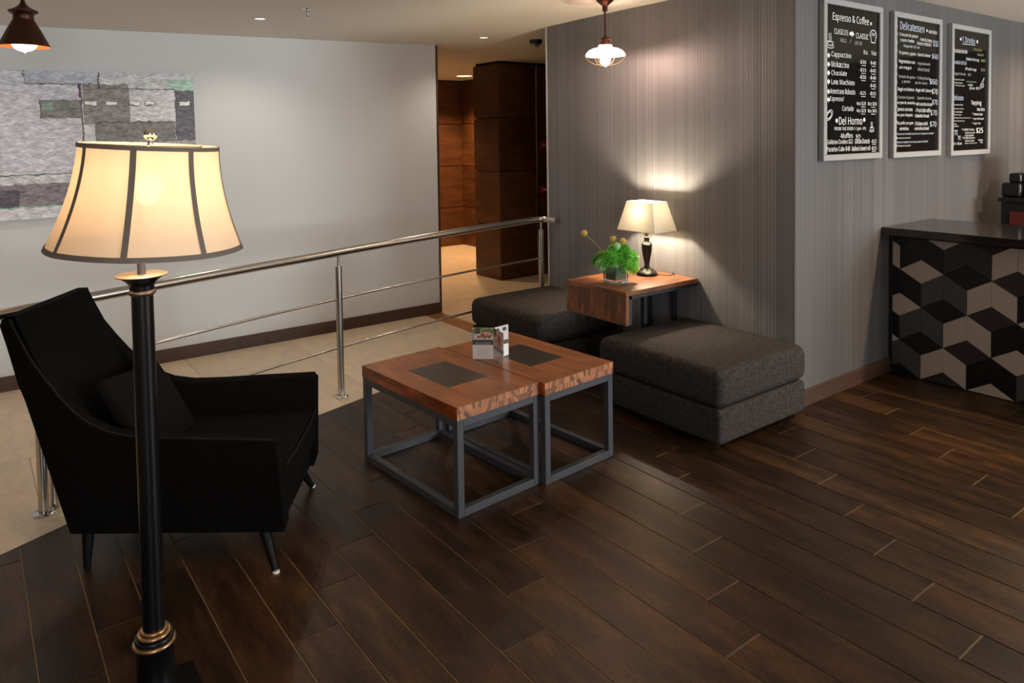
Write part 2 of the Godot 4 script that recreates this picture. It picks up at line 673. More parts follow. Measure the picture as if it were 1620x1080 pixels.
# ------------------------------------------------------------------ the room
func ceil_y(x: float, z: float) -> float:
	var hl := 2.424 - 0.0239 * (z + 3.5)
	if z < -3.5:
		hl = 2.43
	hl = clampf(hl, 2.34, 2.44)
	var t := clampf((-2.4 - x) / 3.31, 0.0, 1.0)
	return lerpf(2.487, hl, t * t * t)

func build_shell() -> void:
	var st := mb()
	var xs: Array[float] = []
	var zs: Array[float] = []
	for i in 29:
		xs.append(-10.0 + 13.6 * i / 28.0)
	for i in 27:
		zs.append(-9.6 + 13.2 * i / 26.0)
	for i in 28:
		for j in 26:
			var p := [Vector3(xs[i], ceil_y(xs[i], zs[j]), zs[j]), Vector3(xs[i + 1], ceil_y(xs[i + 1], zs[j]), zs[j]), Vector3(xs[i + 1], ceil_y(xs[i + 1], zs[j + 1]), zs[j + 1]), Vector3(xs[i], ceil_y(xs[i], zs[j + 1]), zs[j + 1])]
			var ns := []
			for q in p:
				var e := 0.05
				ns.append(Vector3(ceil_y(q.x + e, q.z) - ceil_y(q.x - e, q.z), -2 * e, ceil_y(q.x, q.z + e) - ceil_y(q.x, q.z - e)).normalized())
			tri(st, p[0], p[1], p[2], ns[0], ns[1], ns[2])
			tri(st, p[0], p[2], p[3], ns[0], ns[2], ns[3])
	quad(st, Vector3(-10, 2.8, -9.6), Vector3(3.6, 2.8, -9.6), Vector3(3.6, 2.8, 3.6), Vector3(-10, 2.8, 3.6), Vector3.UP)
	struct("ceiling", st, M.ceiling)
	# left wall with the painting
	st = mb(); wbox(st, Vector3(-5.86, -0.05, -3.44), Vector3(-5.71, 2.6, 3.5), 2)
	struct("wall_left", st, M.white_wall)
	st = mb(); box2(st, Vector3(-5.87, 0.0, -3.462), Vector3(-5.706, 2.43, -3.44), 0.002, 1)
	struct("trim_1", st, M.baseboard)
	st = mb(); box2(st, Vector3(-5.71, 0.0, -3.44), Vector3(-5.697, 0.097, 3.5), 0.003, 2)
	struct("baseboard_left", st, M.baseboard)
	# accent wall with striped wallpaper
	st = mb(); wbox(st, Vector3(-4.545, -0.05, -3.95), Vector3(-2.36, 2.6, -3.78), 0)
	struct("wall_back", st, M.wallpaper)
	st = mb(); box2(st, Vector3(-4.562, 0.0, -3.955), Vector3(-4.545, 2.5, -3.776), 0.002, 1)
	struct("trim_2", st, M.white_trim)
	st = mb(); box2(st, Vector3(-4.545, 0.0, -3.78), Vector3(-2.345, 0.1, -3.768), 0.003, 0)
	struct("baseboard_back", st, M.baseboard)
	# wall with the menu boards
	st = mb(); wbox(st, Vector3(-2.55, -0.05, -9.4), Vector3(-2.356, 2.6, -3.7805), 2)
	struct("wall_right", st, M.wallpaper_fine)
	st = mb(); box2(st, Vector3(-2.356, 0.0, -4.88), Vector3(-2.344, 0.1, -3.768), 0.003, 2)
	struct("baseboard_right", st, M.baseboard)
	# the unseen rest of the room
	st = mb(); wbox(st, Vector3(-2.55, -0.05, -9.4), Vector3(3.4, 2.6, -9.2), 0)
	struct("wall_bar", st, mat(c8(84, 72, 62), 0.9))
	st = mb(); wbox(st, Vector3(-5.86, -0.05, 3.3), Vector3(3.4, 2.6, 3.5), 0)
	struct("wall_near", st, M.plain_wall)
	st = mb()
	wbox(st, Vector3(3.3, -0.05, -9.4), Vector3(3.5, 2.6, -6.8), 2)
	wbox(st, Vector3(3.3, -0.05, -4.9), Vector3(3.5, 2.6, 0.0), 2)
	wbox(st, Vector3(3.3, -0.05, 1.9), Vector3(3.5, 2.6, 3.5), 2)
	wbox(st, Vector3(3.3, -0.05, 0.0), Vector3(3.5, 0.8, 1.9), 2)
	wbox(st, Vector3(3.3, 2.3, 0.0), Vector3(3.5, 2.6, 1.9), 2)
	wbox(st, Vector3(3.3, -0.05, -6.8), Vector3(3.5, 0.8, -4.9), 2)
	wbox(st, Vector3(3.3, 2.3, -6.8), Vector3(3.5, 2.6, -4.9), 2)
	struct("wall_window", st, M.plain_wall)

func build_window() -> void:
	var n := 0
	for z0 in [-6.8, 0.0]:
		n += 1
		var st := mb()
		for k in 3:
			var z: float = z0 + 1.9 * k / 2.0
			box2(st, Vector3(3.31, 0.8, z - 0.03), Vector3(3.39, 2.3, z + 0.03))
		for y in [0.8, 2.3]:
			box2(st, Vector3(3.31, y - 0.03, z0), Vector3(3.39, y + 0.03, z0 + 1.9))
		var w := struct("window_%d" % n, st, M.white_trim)
		var pm := mat(c8(230, 236, 240), 0.4)
		pm.emission_enabled = true
		pm.emission = Color(0.95, 0.98, 1.0)
		pm.emission_energy_multiplier = 2.0 if n == 1 else 0.8
		for k in 2:
			st = mb()
			var z: float = z0 + 1.9 * k / 2.0
			box2(st, Vector3(3.345, 0.83, z + 0.03), Vector3(3.355, 2.27, z + 0.92))
			obj("pane", st, pm, w)

func edge_x(z: float) -> float:
	var q := -z
	return -3.40 - 0.47 * q + 0.05 * q * q

func build_floor() -> void:
	var st := mb()
	wbox(st, Vector3(-10.0, -0.2, -9.6), Vector3(3.6, -0.003, 3.6))
	var fl := struct("floor", st, M.grout)
	# wood region: right of the curved edge
	var region := PackedVector2Array()
	for i in 41:
		var z := lerpf(0.9, -3.78, i / 40.0)
		region.append(Vector2(edge_x(z), z))
	region.append(Vector2(-2.356, -3.78))
	region.append(Vector2(-2.356, -5.0))
	region.append(Vector2(0.7, -5.0))
	region.append(Vector2(0.7, 0.9))
	# plank rows
	var zz: Array[float] = [-5.0, -4.805, -4.63, -4.455, -4.28, -4.107, -3.935, -3.763, -3.588, -3.408, -3.222, -3.052, -2.88, -2.70, -2.53, -2.36, -2.172, -1.987, -1.81, -1.64, -1.466, -1.285, -1.11, -0.944, -0.782, -0.617, -0.444, -0.292, -0.125, 0.04, 0.21, 0.38, 0.55, 0.72, 0.9]
	var L := 1.0825
	for r in zz.size() - 1:
		var row := r - 3
		var jx := -2.219 + 0.2165 * row - 0.0035 * maxf(0.0, row - 13.0)
		var k0 := int(floor((-4.8 - jx) / L))
		for k in range(k0, k0 + 7):
			var xa := jx + k * L
			var xb := xa + L
			if xb < -4.7 or xa > 0.7:
				continue
			var g := 0.0019
			var rect := PackedVector2Array([Vector2(xa + g, zz[r] + g), Vector2(xb - g, zz[r] + g), Vector2(xb - g, zz[r + 1] - g), Vector2(xa + g, zz[r + 1] - g)])
			for poly in Geometry2D.intersect_polygons(rect, region):
				if poly.size() < 3:
					continue
				var s2 := mb()
				plate(s2, poly, Vector3(0, rng.randf_range(-0.0004, 0.0004), 0), Vector3.RIGHT, Vector3.BACK, Vector3.UP, 0.006, Vector2(rng.randf() * 3.0, rng.randf() * 3.0), 0.0012)
				obj("plank", s2, M.planks[rng.randi() % 5], fl)
	# thin metal edge between wood and marble
	st = mb()
	var path := []
	for i in 41:
		var z := lerpf(0.9, -3.76, i / 40.0)
		path.append(Vector3(edge_x(z) - 0.004, -0.0025, z))
	tube(st, path, 0.004, 6)
	obj("edge_strip", st, M.frame_metal, fl)
	# marble region
	var reg2 := PackedVector2Array()
	for i in 41:
		var z := lerpf(0.9, -3.78, i / 40.0)
		reg2.append(Vector2(edge_x(z) - 0.008, z))
	for p in [Vector2(-4.562, -3.78), Vector2(-4.562, -3.96), Vector2(-2.56, -3.96), Vector2(-2.56, -9.2), Vector2(-9.2, -9.2), Vector2(-9.2, -3.44), Vector2(-5.71, -3.44), Vector2(-5.71, 0.9)]:
		reg2.append(p)
	var cols: Array[float] = [-9.2, -8.4, -7.6, -6.8, -6.0, -5.21, -4.42, -3.63, -2.84, -2.0]
	var gq := 0.0012
	for ci in cols.size() - 1:
		var zs: Array[float] = []
		var base := -2.03 if ci % 2 == 1 or ci < 5 else -1.79
		if ci == 5:
			base = -2.03
		for k in range(-9, 6):
			zs.append(base + 0.786 * k)
		for k in zs.size() - 1:
			var za := zs[k]
			var zb := zs[k + 1]
			var parts := [[za, zb]]
			# the brown strip interrupts the field
			if za < -3.28 and zb > -3.45:
				parts = []
				if za < -3.45:
					parts.append([za, -3.45])
				if zb > -3.28:
					parts.append([-3.28, zb])
			for pr in parts:
				var rect := PackedVector2Array([Vector2(cols[ci] + gq, pr[0] + gq), Vector2(cols[ci + 1] - gq, pr[0] + gq), Vector2(cols[ci + 1] - gq, pr[1] - gq), Vector2(cols[ci] + gq, pr[1] - gq)])
				for poly in Geometry2D.intersect_polygons(rect, reg2):
					if poly.size() < 3:
						continue
					var s2 := mb()
					plate(s2, poly, Vector3.ZERO, Vector3.RIGHT, Vector3.BACK, Vector3.UP, 0.006, Vector2(rng.randf() * 3.0, rng.randf() * 3.0), 0.0006)
					obj("floor_tile", s2, M.tiles[rng.randi() % 3], fl)
	for k in 3:
		var xa := -5.71 + 0.45 * k
		var rect := PackedVector2Array([Vector2(xa + gq, -3.45 + gq), Vector2(xa + 0.45 - gq, -3.45 + gq), Vector2(xa + 0.45 - gq, -3.28 - gq), Vector2(xa + gq, -3.28 - gq)])
		for poly in Geometry2D.intersect_polygons(rect, reg2):
			var s2 := mb()
			plate(s2, poly, Vector3.ZERO, Vector3.RIGHT, Vector3.BACK, Vector3.UP, 0.006, Vector2(rng.randf() * 3.0, 0.3), 0.0006)
			obj("border_tile", s2, M.strip_tile, fl)

func panel_wall(parent: Node, at: Vector3, ex: Vector3, ez: Vector3, widths: Array, joints: Array) -> void:
	var u := 0.0
	for w in widths:
		for j in joints.size() - 1:
			var st := mb()
			var y0: float = joints[j] + 0.005
			var y1: float = joints[j + 1] - 0.005
			var poly := PackedVector2Array([Vector2(u + 0.002, y0), Vector2(u + w - 0.002, y0), Vector2(u + w - 0.002, y1), Vector2(u + 0.002, y1)])
			plate(st, poly, at + ez * (0.02 + rng.randf() * 0.003), ex, Vector3.UP, ez, 0.02, Vector2(rng.randf() * 3, rng.randf() * 3), 0.0015)
			obj("wood_panel", st, M.panels[rng.randi() % 3], parent)
		u += w

func build_corridor() -> void:
	var st := mb(); wbox(st, Vector3(-9.35, -0.05, -9.4), Vector3(-9.15, 2.6, -3.2), 2)
	var w := struct("wall_far", st, M.panel_gap)
	panel_wall(w, Vector3(-9.15, 0, -3.5), Vector3(0, 0, -1), Vector3(1, 0, 0), [0.62, 0.62, 0.62, 0.585], [0.0, 0.564, 1.175, 1.79, 2.42])
	st = mb(); wbox(st, Vector3(-9.2, -0.05, -6.15), Vector3(-6.5, 2.6, -5.95), 0)
	w = struct("wall_hall", st, M.panel_gap)
	panel_wall(w, Vector3(-9.12, 0, -5.95), Vector3(1, 0, 0), Vector3(0, 0, 1), [0.62, 0.62, 0.62, 0.24], [0.0, 0.564, 1.175, 1.79, 2.42])
	# the panelled pier
	st = mb(); wbox(st, Vector3(-7.0, -0.05, -6.2), Vector3(-6.55, 2.6, -4.75), 0)
	w = struct("wall_pier", st, M.panel_gap)
	panel_wall(w, Vector3(-7.02, 0, -4.75), Vector3(1, 0, 0), Vector3(0, 0, 1), [0.49], [0.0, 0.61, 1.208, 1.807, 2.405])
	panel_wall(w, Vector3(-6.55, 0, -4.73), Vector3(0, 0, -1), Vector3(1, 0, 0), [0.50, 0.90], [0.0, 0.61, 1.208, 1.807, 2.405])
	st = mb(); wbox(st, Vector3(-7.0, -0.05, -9.4), Vector3(-2.4, 2.6, -9.2), 0)
	struct("wall_end", st, M.panel_gap)
	st = mb(); wbox(st, Vector3(-9.35, -0.05, -3.25), Vector3(-5.86, 2.6, -3.1), 0)
	struct("wall_side", st, M.plain_wall)
	# thin chrome strip and the red fittings on the pier's far side
	st = mb(); box2(st, Vector3(-6.528, 0.0, -5.262), Vector3(-6.518, 2.4, -5.25), 0.001, 1)
	struct("trim_3", st, M.chrome)
	var k := 0
	for y in [1.50, 0.985]:
		var t := thing("alarm_box", ["small red wall fitting on the wood pier beside the wallpaper, the upper one", "small red wall fitting on the wood pier beside the wallpaper, the lower one"][k], "alarm box", Vector3(-6.527, y, -5.33), 0.0, "red fittings on the wooden pier")
		st = mb(); box(st, Vector3(0.022, 0, 0), Vector3(0.044, 0.09, 0.075), 0.006)
		obj("housing", st, M.red, t)
		st = mb(); box(st, Vector3(0.048, 0.0, 0), Vector3(0.008, 0.02, 0.045), 0.002)
		obj("lever", st, M.white_trim, t)
		k += 1

# ------------------------------------------------------------------ painting
func build_painting() -> void:
	var W := 1024
	var H := 512
	var base := Image.create(W, H, false, Image.FORMAT_RGB8)
	base.fill(c8(172, 172, 179))
	var R := func(x0: float, y0: float, x1: float, y1: float, c: Color):
		var a := int(W - (913.0 - x0) * 0.683)
		var b := int(W - (913.0 - x1) * 0.683)
		var t := int((y0 - 343.0) * 0.731)
		var u := int((y1 - 343.0) * 0.731)
		base.fill_rect(Rect2i(a, t, maxi(b - a, 1), maxi(u - t, 1)), c)
	var L := c8(178, 178, 182)
	R.call(-600, 600, 0, 840, c8(160, 162, 166))
	R.call(-600, 340, -260, 600, c8(120, 120, 122))
	R.call(105, 340, 440, 405, c8(156, 160, 170))
	R.call(440, 340, 913, 425, c8(172, 175, 176))
	R.call(780, 372, 913, 428, c8(148, 174, 163))
	R.call(365, 402, 580, 602, c8(124, 121, 119))
	R.call(580, 425, 815, 590, L)
	R.call(815, 428, 914, 760, c8(92, 92, 99))
	R.call(170, 482, 355, 570, c8(112, 112, 110))
	R.call(180, 500, 226, 528, c8(118, 148, 134))
	R.call(362, 602, 415, 700, c8(176, 177, 180))
	R.call(415, 590, 810, 690, c8(112, 112, 112))
	R.call(415, 690, 913, 840, c8(150, 150, 154))
	R.call(345, 405, 361, 470, c8(92, 58, 92))
	for q in [[370, 428], [472, 525], [585, 635], [660, 706], [838, 890]]:
		R.call(q[0] - 3, 485, q[1] + 3, 511, c8(84, 82, 82))
		R.call(q[0], 488, q[1], 507, c8(206, 206, 206))
	R.call(-600, 833, 913, 839, c8(84, 100, 96))
	R.call(-600, 839, 913, 880, c8(170, 171, 174))
	R.call(-600, 880, 913, 985, c8(112, 108, 112))
	R.call(-100, 905, 65, 985, c8(82, 77, 86))
	R.call(-600, 985, 913, 992, c8(120, 160, 146))
	R.call(-600, 992, 913, 1060, c8(176, 177, 180))
	for q in [[105, 340, 109, 405], [105, 403, 440, 407], [437, 345, 442, 425], [440, 422, 815, 426], [578, 425, 582, 590], [355, 405, 360, 680], [170, 480, 174, 570], [415, 588, 812, 592], [812, 425, 816, 760]]:
		R.call(q[0], q[1], q[2], q[3], c8(74, 76, 76))
	var na := noise(61, 0.02, 4)
	var nb := noise(62, 0.12, 3)
	var tex := image_of(W, H, func(x: int, y: int) -> Color:
		var wx := clampi(x + int(na.get_noise_2d(x, y) * 5.0), 0, W - 1)
		var wy := clampi(y + int(na.get_noise_2d(x + 400, y) * 6.0), 0, H - 1)
		var c := base.get_pixel(wx, wy)
		var s := nb.get_noise_2d(x * 0.3, y * 1.7) * 0.21 + na.get_noise_2d(x * 0.8, y * 2.0 + 90) * 0.16
		var dk := 1.0 - c.v
		var v := 1.0 + s * (0.55 + dk)
		return Color((c.r * v - 0.5) * 1.2 + 0.60, (c.g * v - 0.5) * 1.2 + 0.60, (c.b * v - 0.5) * 1.2 + 0.60))
	var pm := mat(Color.WHITE, 0.8)
	pm.albedo_texture = tex
	pm.heightmap_enabled = true
	pm.heightmap_texture = tex
	pm.heightmap_scale = 0.08
	var t := thing("painting", "large abstract painting of grey and white blocks on the white wall", "painting", Vector3(-5.71, 1.59, -0.41), PI / 2)
	t.rotation.z = 0.0
	t.rotate_object_local(Vector3.BACK, deg_to_rad(0.55))
	var st := mb()
	var w := 1.92
	var h := 0.965
	quad(st, Vector3(-w / 2, -h / 2, 0.031), Vector3(w / 2, -h / 2, 0.031), Vector3(w / 2, h / 2, 0.031), Vector3(-w / 2, h / 2, 0.031), Vector3.BACK, Vector2(0, 1), Vector2(1, 1), Vector2(1, 0), Vector2(0, 0))
	obj("picture", st, pm, t)
	st = mb(); box(st, Vector3(0, 0, 0.015), Vector3(w, h, 0.0305), 0.002)
	obj("canvas_edge", st, mat(c8(90, 90, 92), 0.8), t)

# ------------------------------------------------------------------ railing
func rail_x(z: float) -> float:
	# quadratic through the three posts
	var a := -0.227
	var b := -1.829
	var c := -3.72
	return -3.706 * (z - b) * (z - c) / ((a - b) * (a - c)) - 4.236 * (z - a) * (z - c) / ((b - a) * (b - c)) - 4.575 * (z - a) * (z - b) / ((c - a) * (c - b))

func build_railing() -> void:
	var t := thing("railing", "curved stainless steel handrail with two rods beside the marble floor", "railing")
	var hy := func(z: float) -> float: return 0.896 + 0.034 * clampf((-z - 1.6) / 2.1, 0.0, 1.0)
	var st := mb()
	var path := []
	for i in 36:
		var z := lerpf(0.75, -3.66, i / 35.0)
		path.append(Vector3(rail_x(z), hy.call(z), z))
	var e: Vector3 = path[35]
	path.append(e + Vector3(0.012, 0.0, -0.045))
	path.append(e + Vector3(0.05, 0.001, -0.068))
	path.append(e + Vector3(0.10, 0.002, -0.078))
	path.append(e + Vector3(0.165, 0.003, -0.084))
	tube(st, path, 0.0245, 20)
	obj("handrail", st, M.steel, t)
	for y in [0.612, 0.308]:
		st = mb()
		path = []
		for i in 36:
			var z := lerpf(-0.227, -3.72, i / 35.0)
			path.append(Vector3(rail_x(z), y, z))
		tube(st, path, 0.0075, 10)
		obj("rod", st, M.steel, t)
	for z in [-0.227, -1.829, -3.72]:
		var x := rail_x(z)
		var top: float = hy.call(z)
		st = mb()
		tube(st, [Vector3(x, 0.004, z), Vector3(x, top - 0.085, z)], 0.021, 20)
		var p := obj("post", st, M.steel, t)
		st = mb()
		tube(st, [Vector3(x, top - 0.09, z), Vector3(x, top - 0.02, z)], 0.0085, 12)
		obj("pin", st, M.chrome, p)
		st = mb()
		lathe(st, [Vector2(0, 0.0), Vector2(0.043, 0.0), Vector2(0.044, 0.003), Vector2(0.041, 0.007), Vector2(0.021, 0.008)], 24, Vector3(x, 0, z))
		obj("base_plate", st, M.chrome, p)
		for k in 3:
			var a := TAU * k / 3.0 + 0.5
			st = mb()
			lathe(st, [Vector2(0.0065, 0.006), Vector2(0.0065, 0.012), Vector2(0.003, 0.0145), Vector2(0, 0.015)], 10, Vector3(x + cos(a) * 0.032, 0, z + sin(a) * 0.032))
			obj("bolt", st, M.chrome, p)
	# the near post is a pair of tubes
	st = mb()
	var z1 := -0.272
	tube(st, [Vector3(rail_x(z1) - 0.02, 0.004, z1), Vector3(rail_x(z1) - 0.02, 0.80, z1)], 0.019, 18)
	obj("post", st, M.steel, t)

# ------------------------------------------------------------------ coffee tables
func build_coffee_tables() -> void:
	var labels := ["low wood table with steel cube frame, the one nearer the armchair", "low wood table with steel cube frame, the one nearer the dark ottomans"]
	var cs := [Vector3(-2.952, 0, -1.81), Vector3(-2.953, 0, -2.284)]
	for k in 2:
		var t := thing("coffee_table", labels[k], "coffee table", cs[k], deg_to_rad(4.2), "pair of low wood tables pushed together")
		var hx := 0.391
		var hz := 0.2335
		var top := 0.475
		var bot := 0.419
		# a top with a square recess for the slate inlay, built from four boards
		var iz := 0.112
		var ix := 0.165
		var B := func(lo: Vector3, hi: Vector3, off: Vector2):
			var st := mb()
			box2(st, lo, hi, 0.0015, 0, off)
			obj("top_board", st, M.table_wood, t)
		var o := Vector2(k * 1.7, k * 0.9)
		B.call(Vector3(-hx, bot, iz), Vector3(hx, top, hz), o)
		B.call(Vector3(-hx, bot, -hz), Vector3(hx, top, -iz), o)
		B.call(Vector3(-hx, bot, -iz), Vector3(-ix, top, iz), o)
		B.call(Vector3(ix, bot, -iz), Vector3(hx, top, iz), o)
		var st := mb()
		box2(st, Vector3(-ix + 0.001, bot, -iz + 0.001), Vector3(ix - 0.001, top - 0.0008, iz - 0.001), 0.001)
		obj("inlay", st, M.slate, t)
		# veneer edges with streaky grain
		st = mb(); box2(st, Vector3(hx, bot, -hz), Vector3(hx + 0.0015, top - 0.0005, hz), 0.0004, 2, Vector2(k * 0.7, 0))
		obj("end_veneer", st, M.table_edge, t)
		st = mb(); box2(st, Vector3(-hx, bot, hz), Vector3(hx, top - 0.0005, hz + 0.0015), 0.0004, 0, o)
		obj("side_veneer", st, M.table_edge_dark, t)
		# square-tube frame
		var w := 0.034
		for sx in [-1, 1]:
			for sz in [-1, 1]:
				st = mb()
				box2(st, Vector3(sx * (hx - 0.001), 0.0, sz * (hz - 0.001)).min(Vector3(sx * (hx - w), bot, sz * (hz - w))), Vector3(sx * (hx - 0.001), 0.0, sz * (hz - 0.001)).max(Vector3(sx * (hx - w), bot, sz * (hz - w))), 0.0015)
				obj("leg", st, M.frame_metal, t)
		for y in [[0.0, w], [bot - w, bot - 0.0005]]:
			for sx in [-1, 1]:
				st = mb()
				var a: float = sx * (hx - 0.001)
				var b: float = sx * (hx - w)
				box2(st, Vector3(minf(a, b), y[0], -hz + w), Vector3(maxf(a, b), y[1], hz - w), 0.0015)
				obj("frame_bar", st, M.frame_metal, t)
			for sz in [-1, 1]:
				st = mb()
				var a: float = sz * (hz - 0.001)
				var b: float = sz * (hz - w)
				box2(st, Vector3(-hx + w, y[0], minf(a, b)), Vector3(hx - w, y[1], maxf(a, b)), 0.0015)
				obj("frame_bar", st, M.frame_metal, t)

# ------------------------------------------------------------------ ottomans
func build_ottomans() -> void:
	var lab := ["large dark grey square ottoman at the wall corner, the one nearer the bar counter", "dark grey square ottoman against the railing end, left of the end table"]
	var cx := [-2.695, -4.09]
	var sx := [0.87, 0.80]
	for k in 2:
		var t := thing("ottoman", lab[k], "ottoman", Vector3(cx[k], 0, -3.355), 0.0, "pair of dark grey ottomans by the wallpapered wall")
		var crown := func(q: Vector3, h: Vector3) -> Vector3:
			var ex := 1.0 - pow(absf(q.x) / h.x, 2.5)
			var ez := 1.0 - pow(absf(q.z) / h.z, 2.5)
			if q.y > 0:
				q.y += 0.016 * ex * ez
			var ey := 1.0 - pow(q.y / h.y, 2)
			q.x += signf(q.x) * 0.006 * ey * smoothstep(0.6, 1.0, absf(q.x) / h.x)
			q.z += signf(q.z) * 0.006 * ey * smoothstep(0.6, 1.0, absf(q.z) / h.z)
			return q
		var st := mb()
		soft(st, Vector3(0, 0.312, 0), Vector3(sx[k], 0.195, 0.775), 0.045, Basis.IDENTITY, crown, 12)
		obj("cushion", st, M.ottoman_cloth, t)
		var bulge := func(q: Vector3, h: Vector3) -> Vector3:
			var ey := 1.0 - pow(q.y / h.y, 2)
			q.x += signf(q.x) * 0.005 * ey * smoothstep(0.6, 1.0, absf(q.x) / h.x)
			q.z += signf(q.z) * 0.005 * ey * smoothstep(0.6, 1.0, absf(q.z) / h.z)
			return q
		st = mb()
		soft(st, Vector3(0, 0.122, 0), Vector3(sx[k] - 0.01, 0.18, 0.765), 0.022, Basis.IDENTITY, bulge, 8)
		obj("base", st, M.ottoman_cloth, t)
		for x in [-1, 1]:
			for z in [-1, 1]:
				st = mb()
				lathe(st, [Vector2(0.0, 0.0), Vector2(0.018, 0.0), Vector2(0.02, 0.034)], 16, Vector3(x * (sx[k] / 2 - 0.10), 0, z * 0.28))
				obj("foot", st, M.black_plastic, t)

# ------------------------------------------------------------------ end table
func build_end_table() -> void:
	var t := thing("end_table", "small waterfall end table with wood top between the two ottomans", "end table", Vector3(-3.31, 0, -3.44))
	var hx := 0.268
	var z0 := 0.325
	var z1 := -0.335
	var st := mb()
	box2(st, Vector3(-hx, 0.637, z1), Vector3(hx, 0.665, z0), 0.002, 2, Vector2(0.3, 0.2))
	obj("top", st, M.end_wood, t)
	# front drop panel in five boards of differing tone
	st = mb()
	box2(st, Vector3(-hx, 0.462, z0 - 0.028), Vector3(hx, 0.637, z0), 0.0015, 1, Vector2(0.1, 0.37))
	obj("drop_front", st, M.end_wood_front, t)
	# black steel frame under the wood
	for x in [-hx + 0.012, hx - 0.012]:
		st = mb()
		box2(st, Vector3(x - 0.012, 0.617, z1), Vector3(x + 0.012, 0.637, z0 - 0.028), 0.0015)
		obj("side_rail", st, M.black_metal, t)
		st = mb()
		box2(st, Vector3(x - 0.012, 0.462, z0 - 0.052), Vector3(x + 0.012, 0.637, z0 - 0.028), 0.0015)
		obj("front_post", st, M.black_metal, t)
	for x in [-0.145, 0.075]:
		st = mb()
		box2(st, Vector3(x, 0.0, z1 + 0.30), Vector3(x + 0.03, 0.637, z1 + 0.33), 0.0015)
		obj("leg", st, M.black_metal, t)
		st = mb()
		box2(st, Vector3(x, 0.0, z1 + 0.012), Vector3(x + 0.03, 0.637, z1 + 0.042), 0.0015)
		obj("leg", st, M.black_metal, t)


# ------------------------------------------------------------------ counter
func build_counter() -> void:
	var t := thing("bar_counter", "dark bar counter with cube-pattern tiled front against the board wall", "counter", Vector3(-2.356, 0, -4.88))
	var x1 := 2.2
	var st := mb()
	box2(st, Vector3(0.001, 0.925, -0.60), Vector3(x1, 0.975, 0.11), 0.003)
	obj("countertop", st, M.counter_top, t)
	st = mb()
	box2(st, Vector3(0.001, 0.0, -0.56), Vector3(x1, 0.925, -0.012), 0.003)
	obj("carcass", st, M.counter_black, t)
	st = mb()
	box2(st, Vector3(0.001, 0.0, -0.012), Vector3(0.022, 0.925, 0.004), 0.002)
	obj("edge_frame", st, M.counter_black, t)
	st = mb()
	box2(st, Vector3(0.022, 0.905, -0.012), Vector3(x1, 0.925, 0.004), 0.002)
	obj("edge_frame", st, M.counter_black, t)
	# rhombus tiles; cx in columns of 0.1342, cy in half rows; T top, L left face, R right face
	var s := 0.1545
	var d := s * 0.8660254
	var X0 := -1.885 + 2.356
	var Y0 := 0.6955
	var clip := PackedVector2Array([Vector2(0.024, 0.004), Vector2(x1, 0.004), Vector2(x1, 0.904), Vector2(0.024, 0.904)])
	# named tones of the cubes that can be seen: key "column,row" -> T L R
	var tone := {
		"-1,1": "lkb", "1,1": "kbl", "3,1": "bll", "-3,1": "klk", "5,1": "kbl",
		"-2,0": "lkg", "0,0": "kgl", "2,0": "blk", "4,0": "lkg", "-4,0": "kgk", "6,0": "kgl",
		"-3,-1": "lkg", "-1,-1": "kgl", "1,-1": "blk", "3,-1": "lkg", "5,-1": "kgl",
		"-4,-2": "lkg", "-2,-2": "kgl", "0,-2": "blk", "2,-2": "lkg", "4,-2": "kgl", "6,-2": "blk",
		"-3,-3": "kgl", "-1,-3": "bkk", "1,-3": "lkk", "3,-3": "kgl", "5,-3": "blk",
	}
	var pal := {"l": M.tile_light, "g": M.tile_grey, "b": M.tile_brown, "k": M.tile_black}
	for row in range(-3, 2):
		for colm in range(-5, 15):
			if (colm + row) % 2 != 0:
				continue
			var key := "%d,%d" % [colm, row]
			var tn: String = tone.get(key, ["lkg", "kgl", "blk"][posmod((colm - row * 3) / 2, 3)])
			var c := Vector2(X0 + colm * d, Y0 + row * 1.5 * s)
			var L := c + Vector2(-d, 0)
			var Rr := c + Vector2(d, 0)
			var U := c + Vector2(0, s / 2)
			var D := c + Vector2(0, -s / 2)
			var dn := Vector2(0, -s)
			var shapes := [PackedVector2Array([L, D, Rr, U]), PackedVector2Array([L, L + dn, D + dn, D]), PackedVector2Array([D, D + dn, Rr + dn, Rr])]
			for q in 3:
				var o := Geometry2D.offset_polygon(shapes[q], -0.0008, Geometry2D.JOIN_MITER)
				if o.is_empty():
					continue
				for poly in Geometry2D.intersect_polygons(o[0], clip):
					if poly.size() < 3:
						continue
					st = mb()
					plate(st, poly, Vector3(0, 0, 0.0 + rng.randf() * 0.0006), Vector3.RIGHT, Vector3.UP, Vector3.BACK, 0.012, Vector2.ZERO, 0.0008)
					obj("tile", st, pal[tn[q]], t)

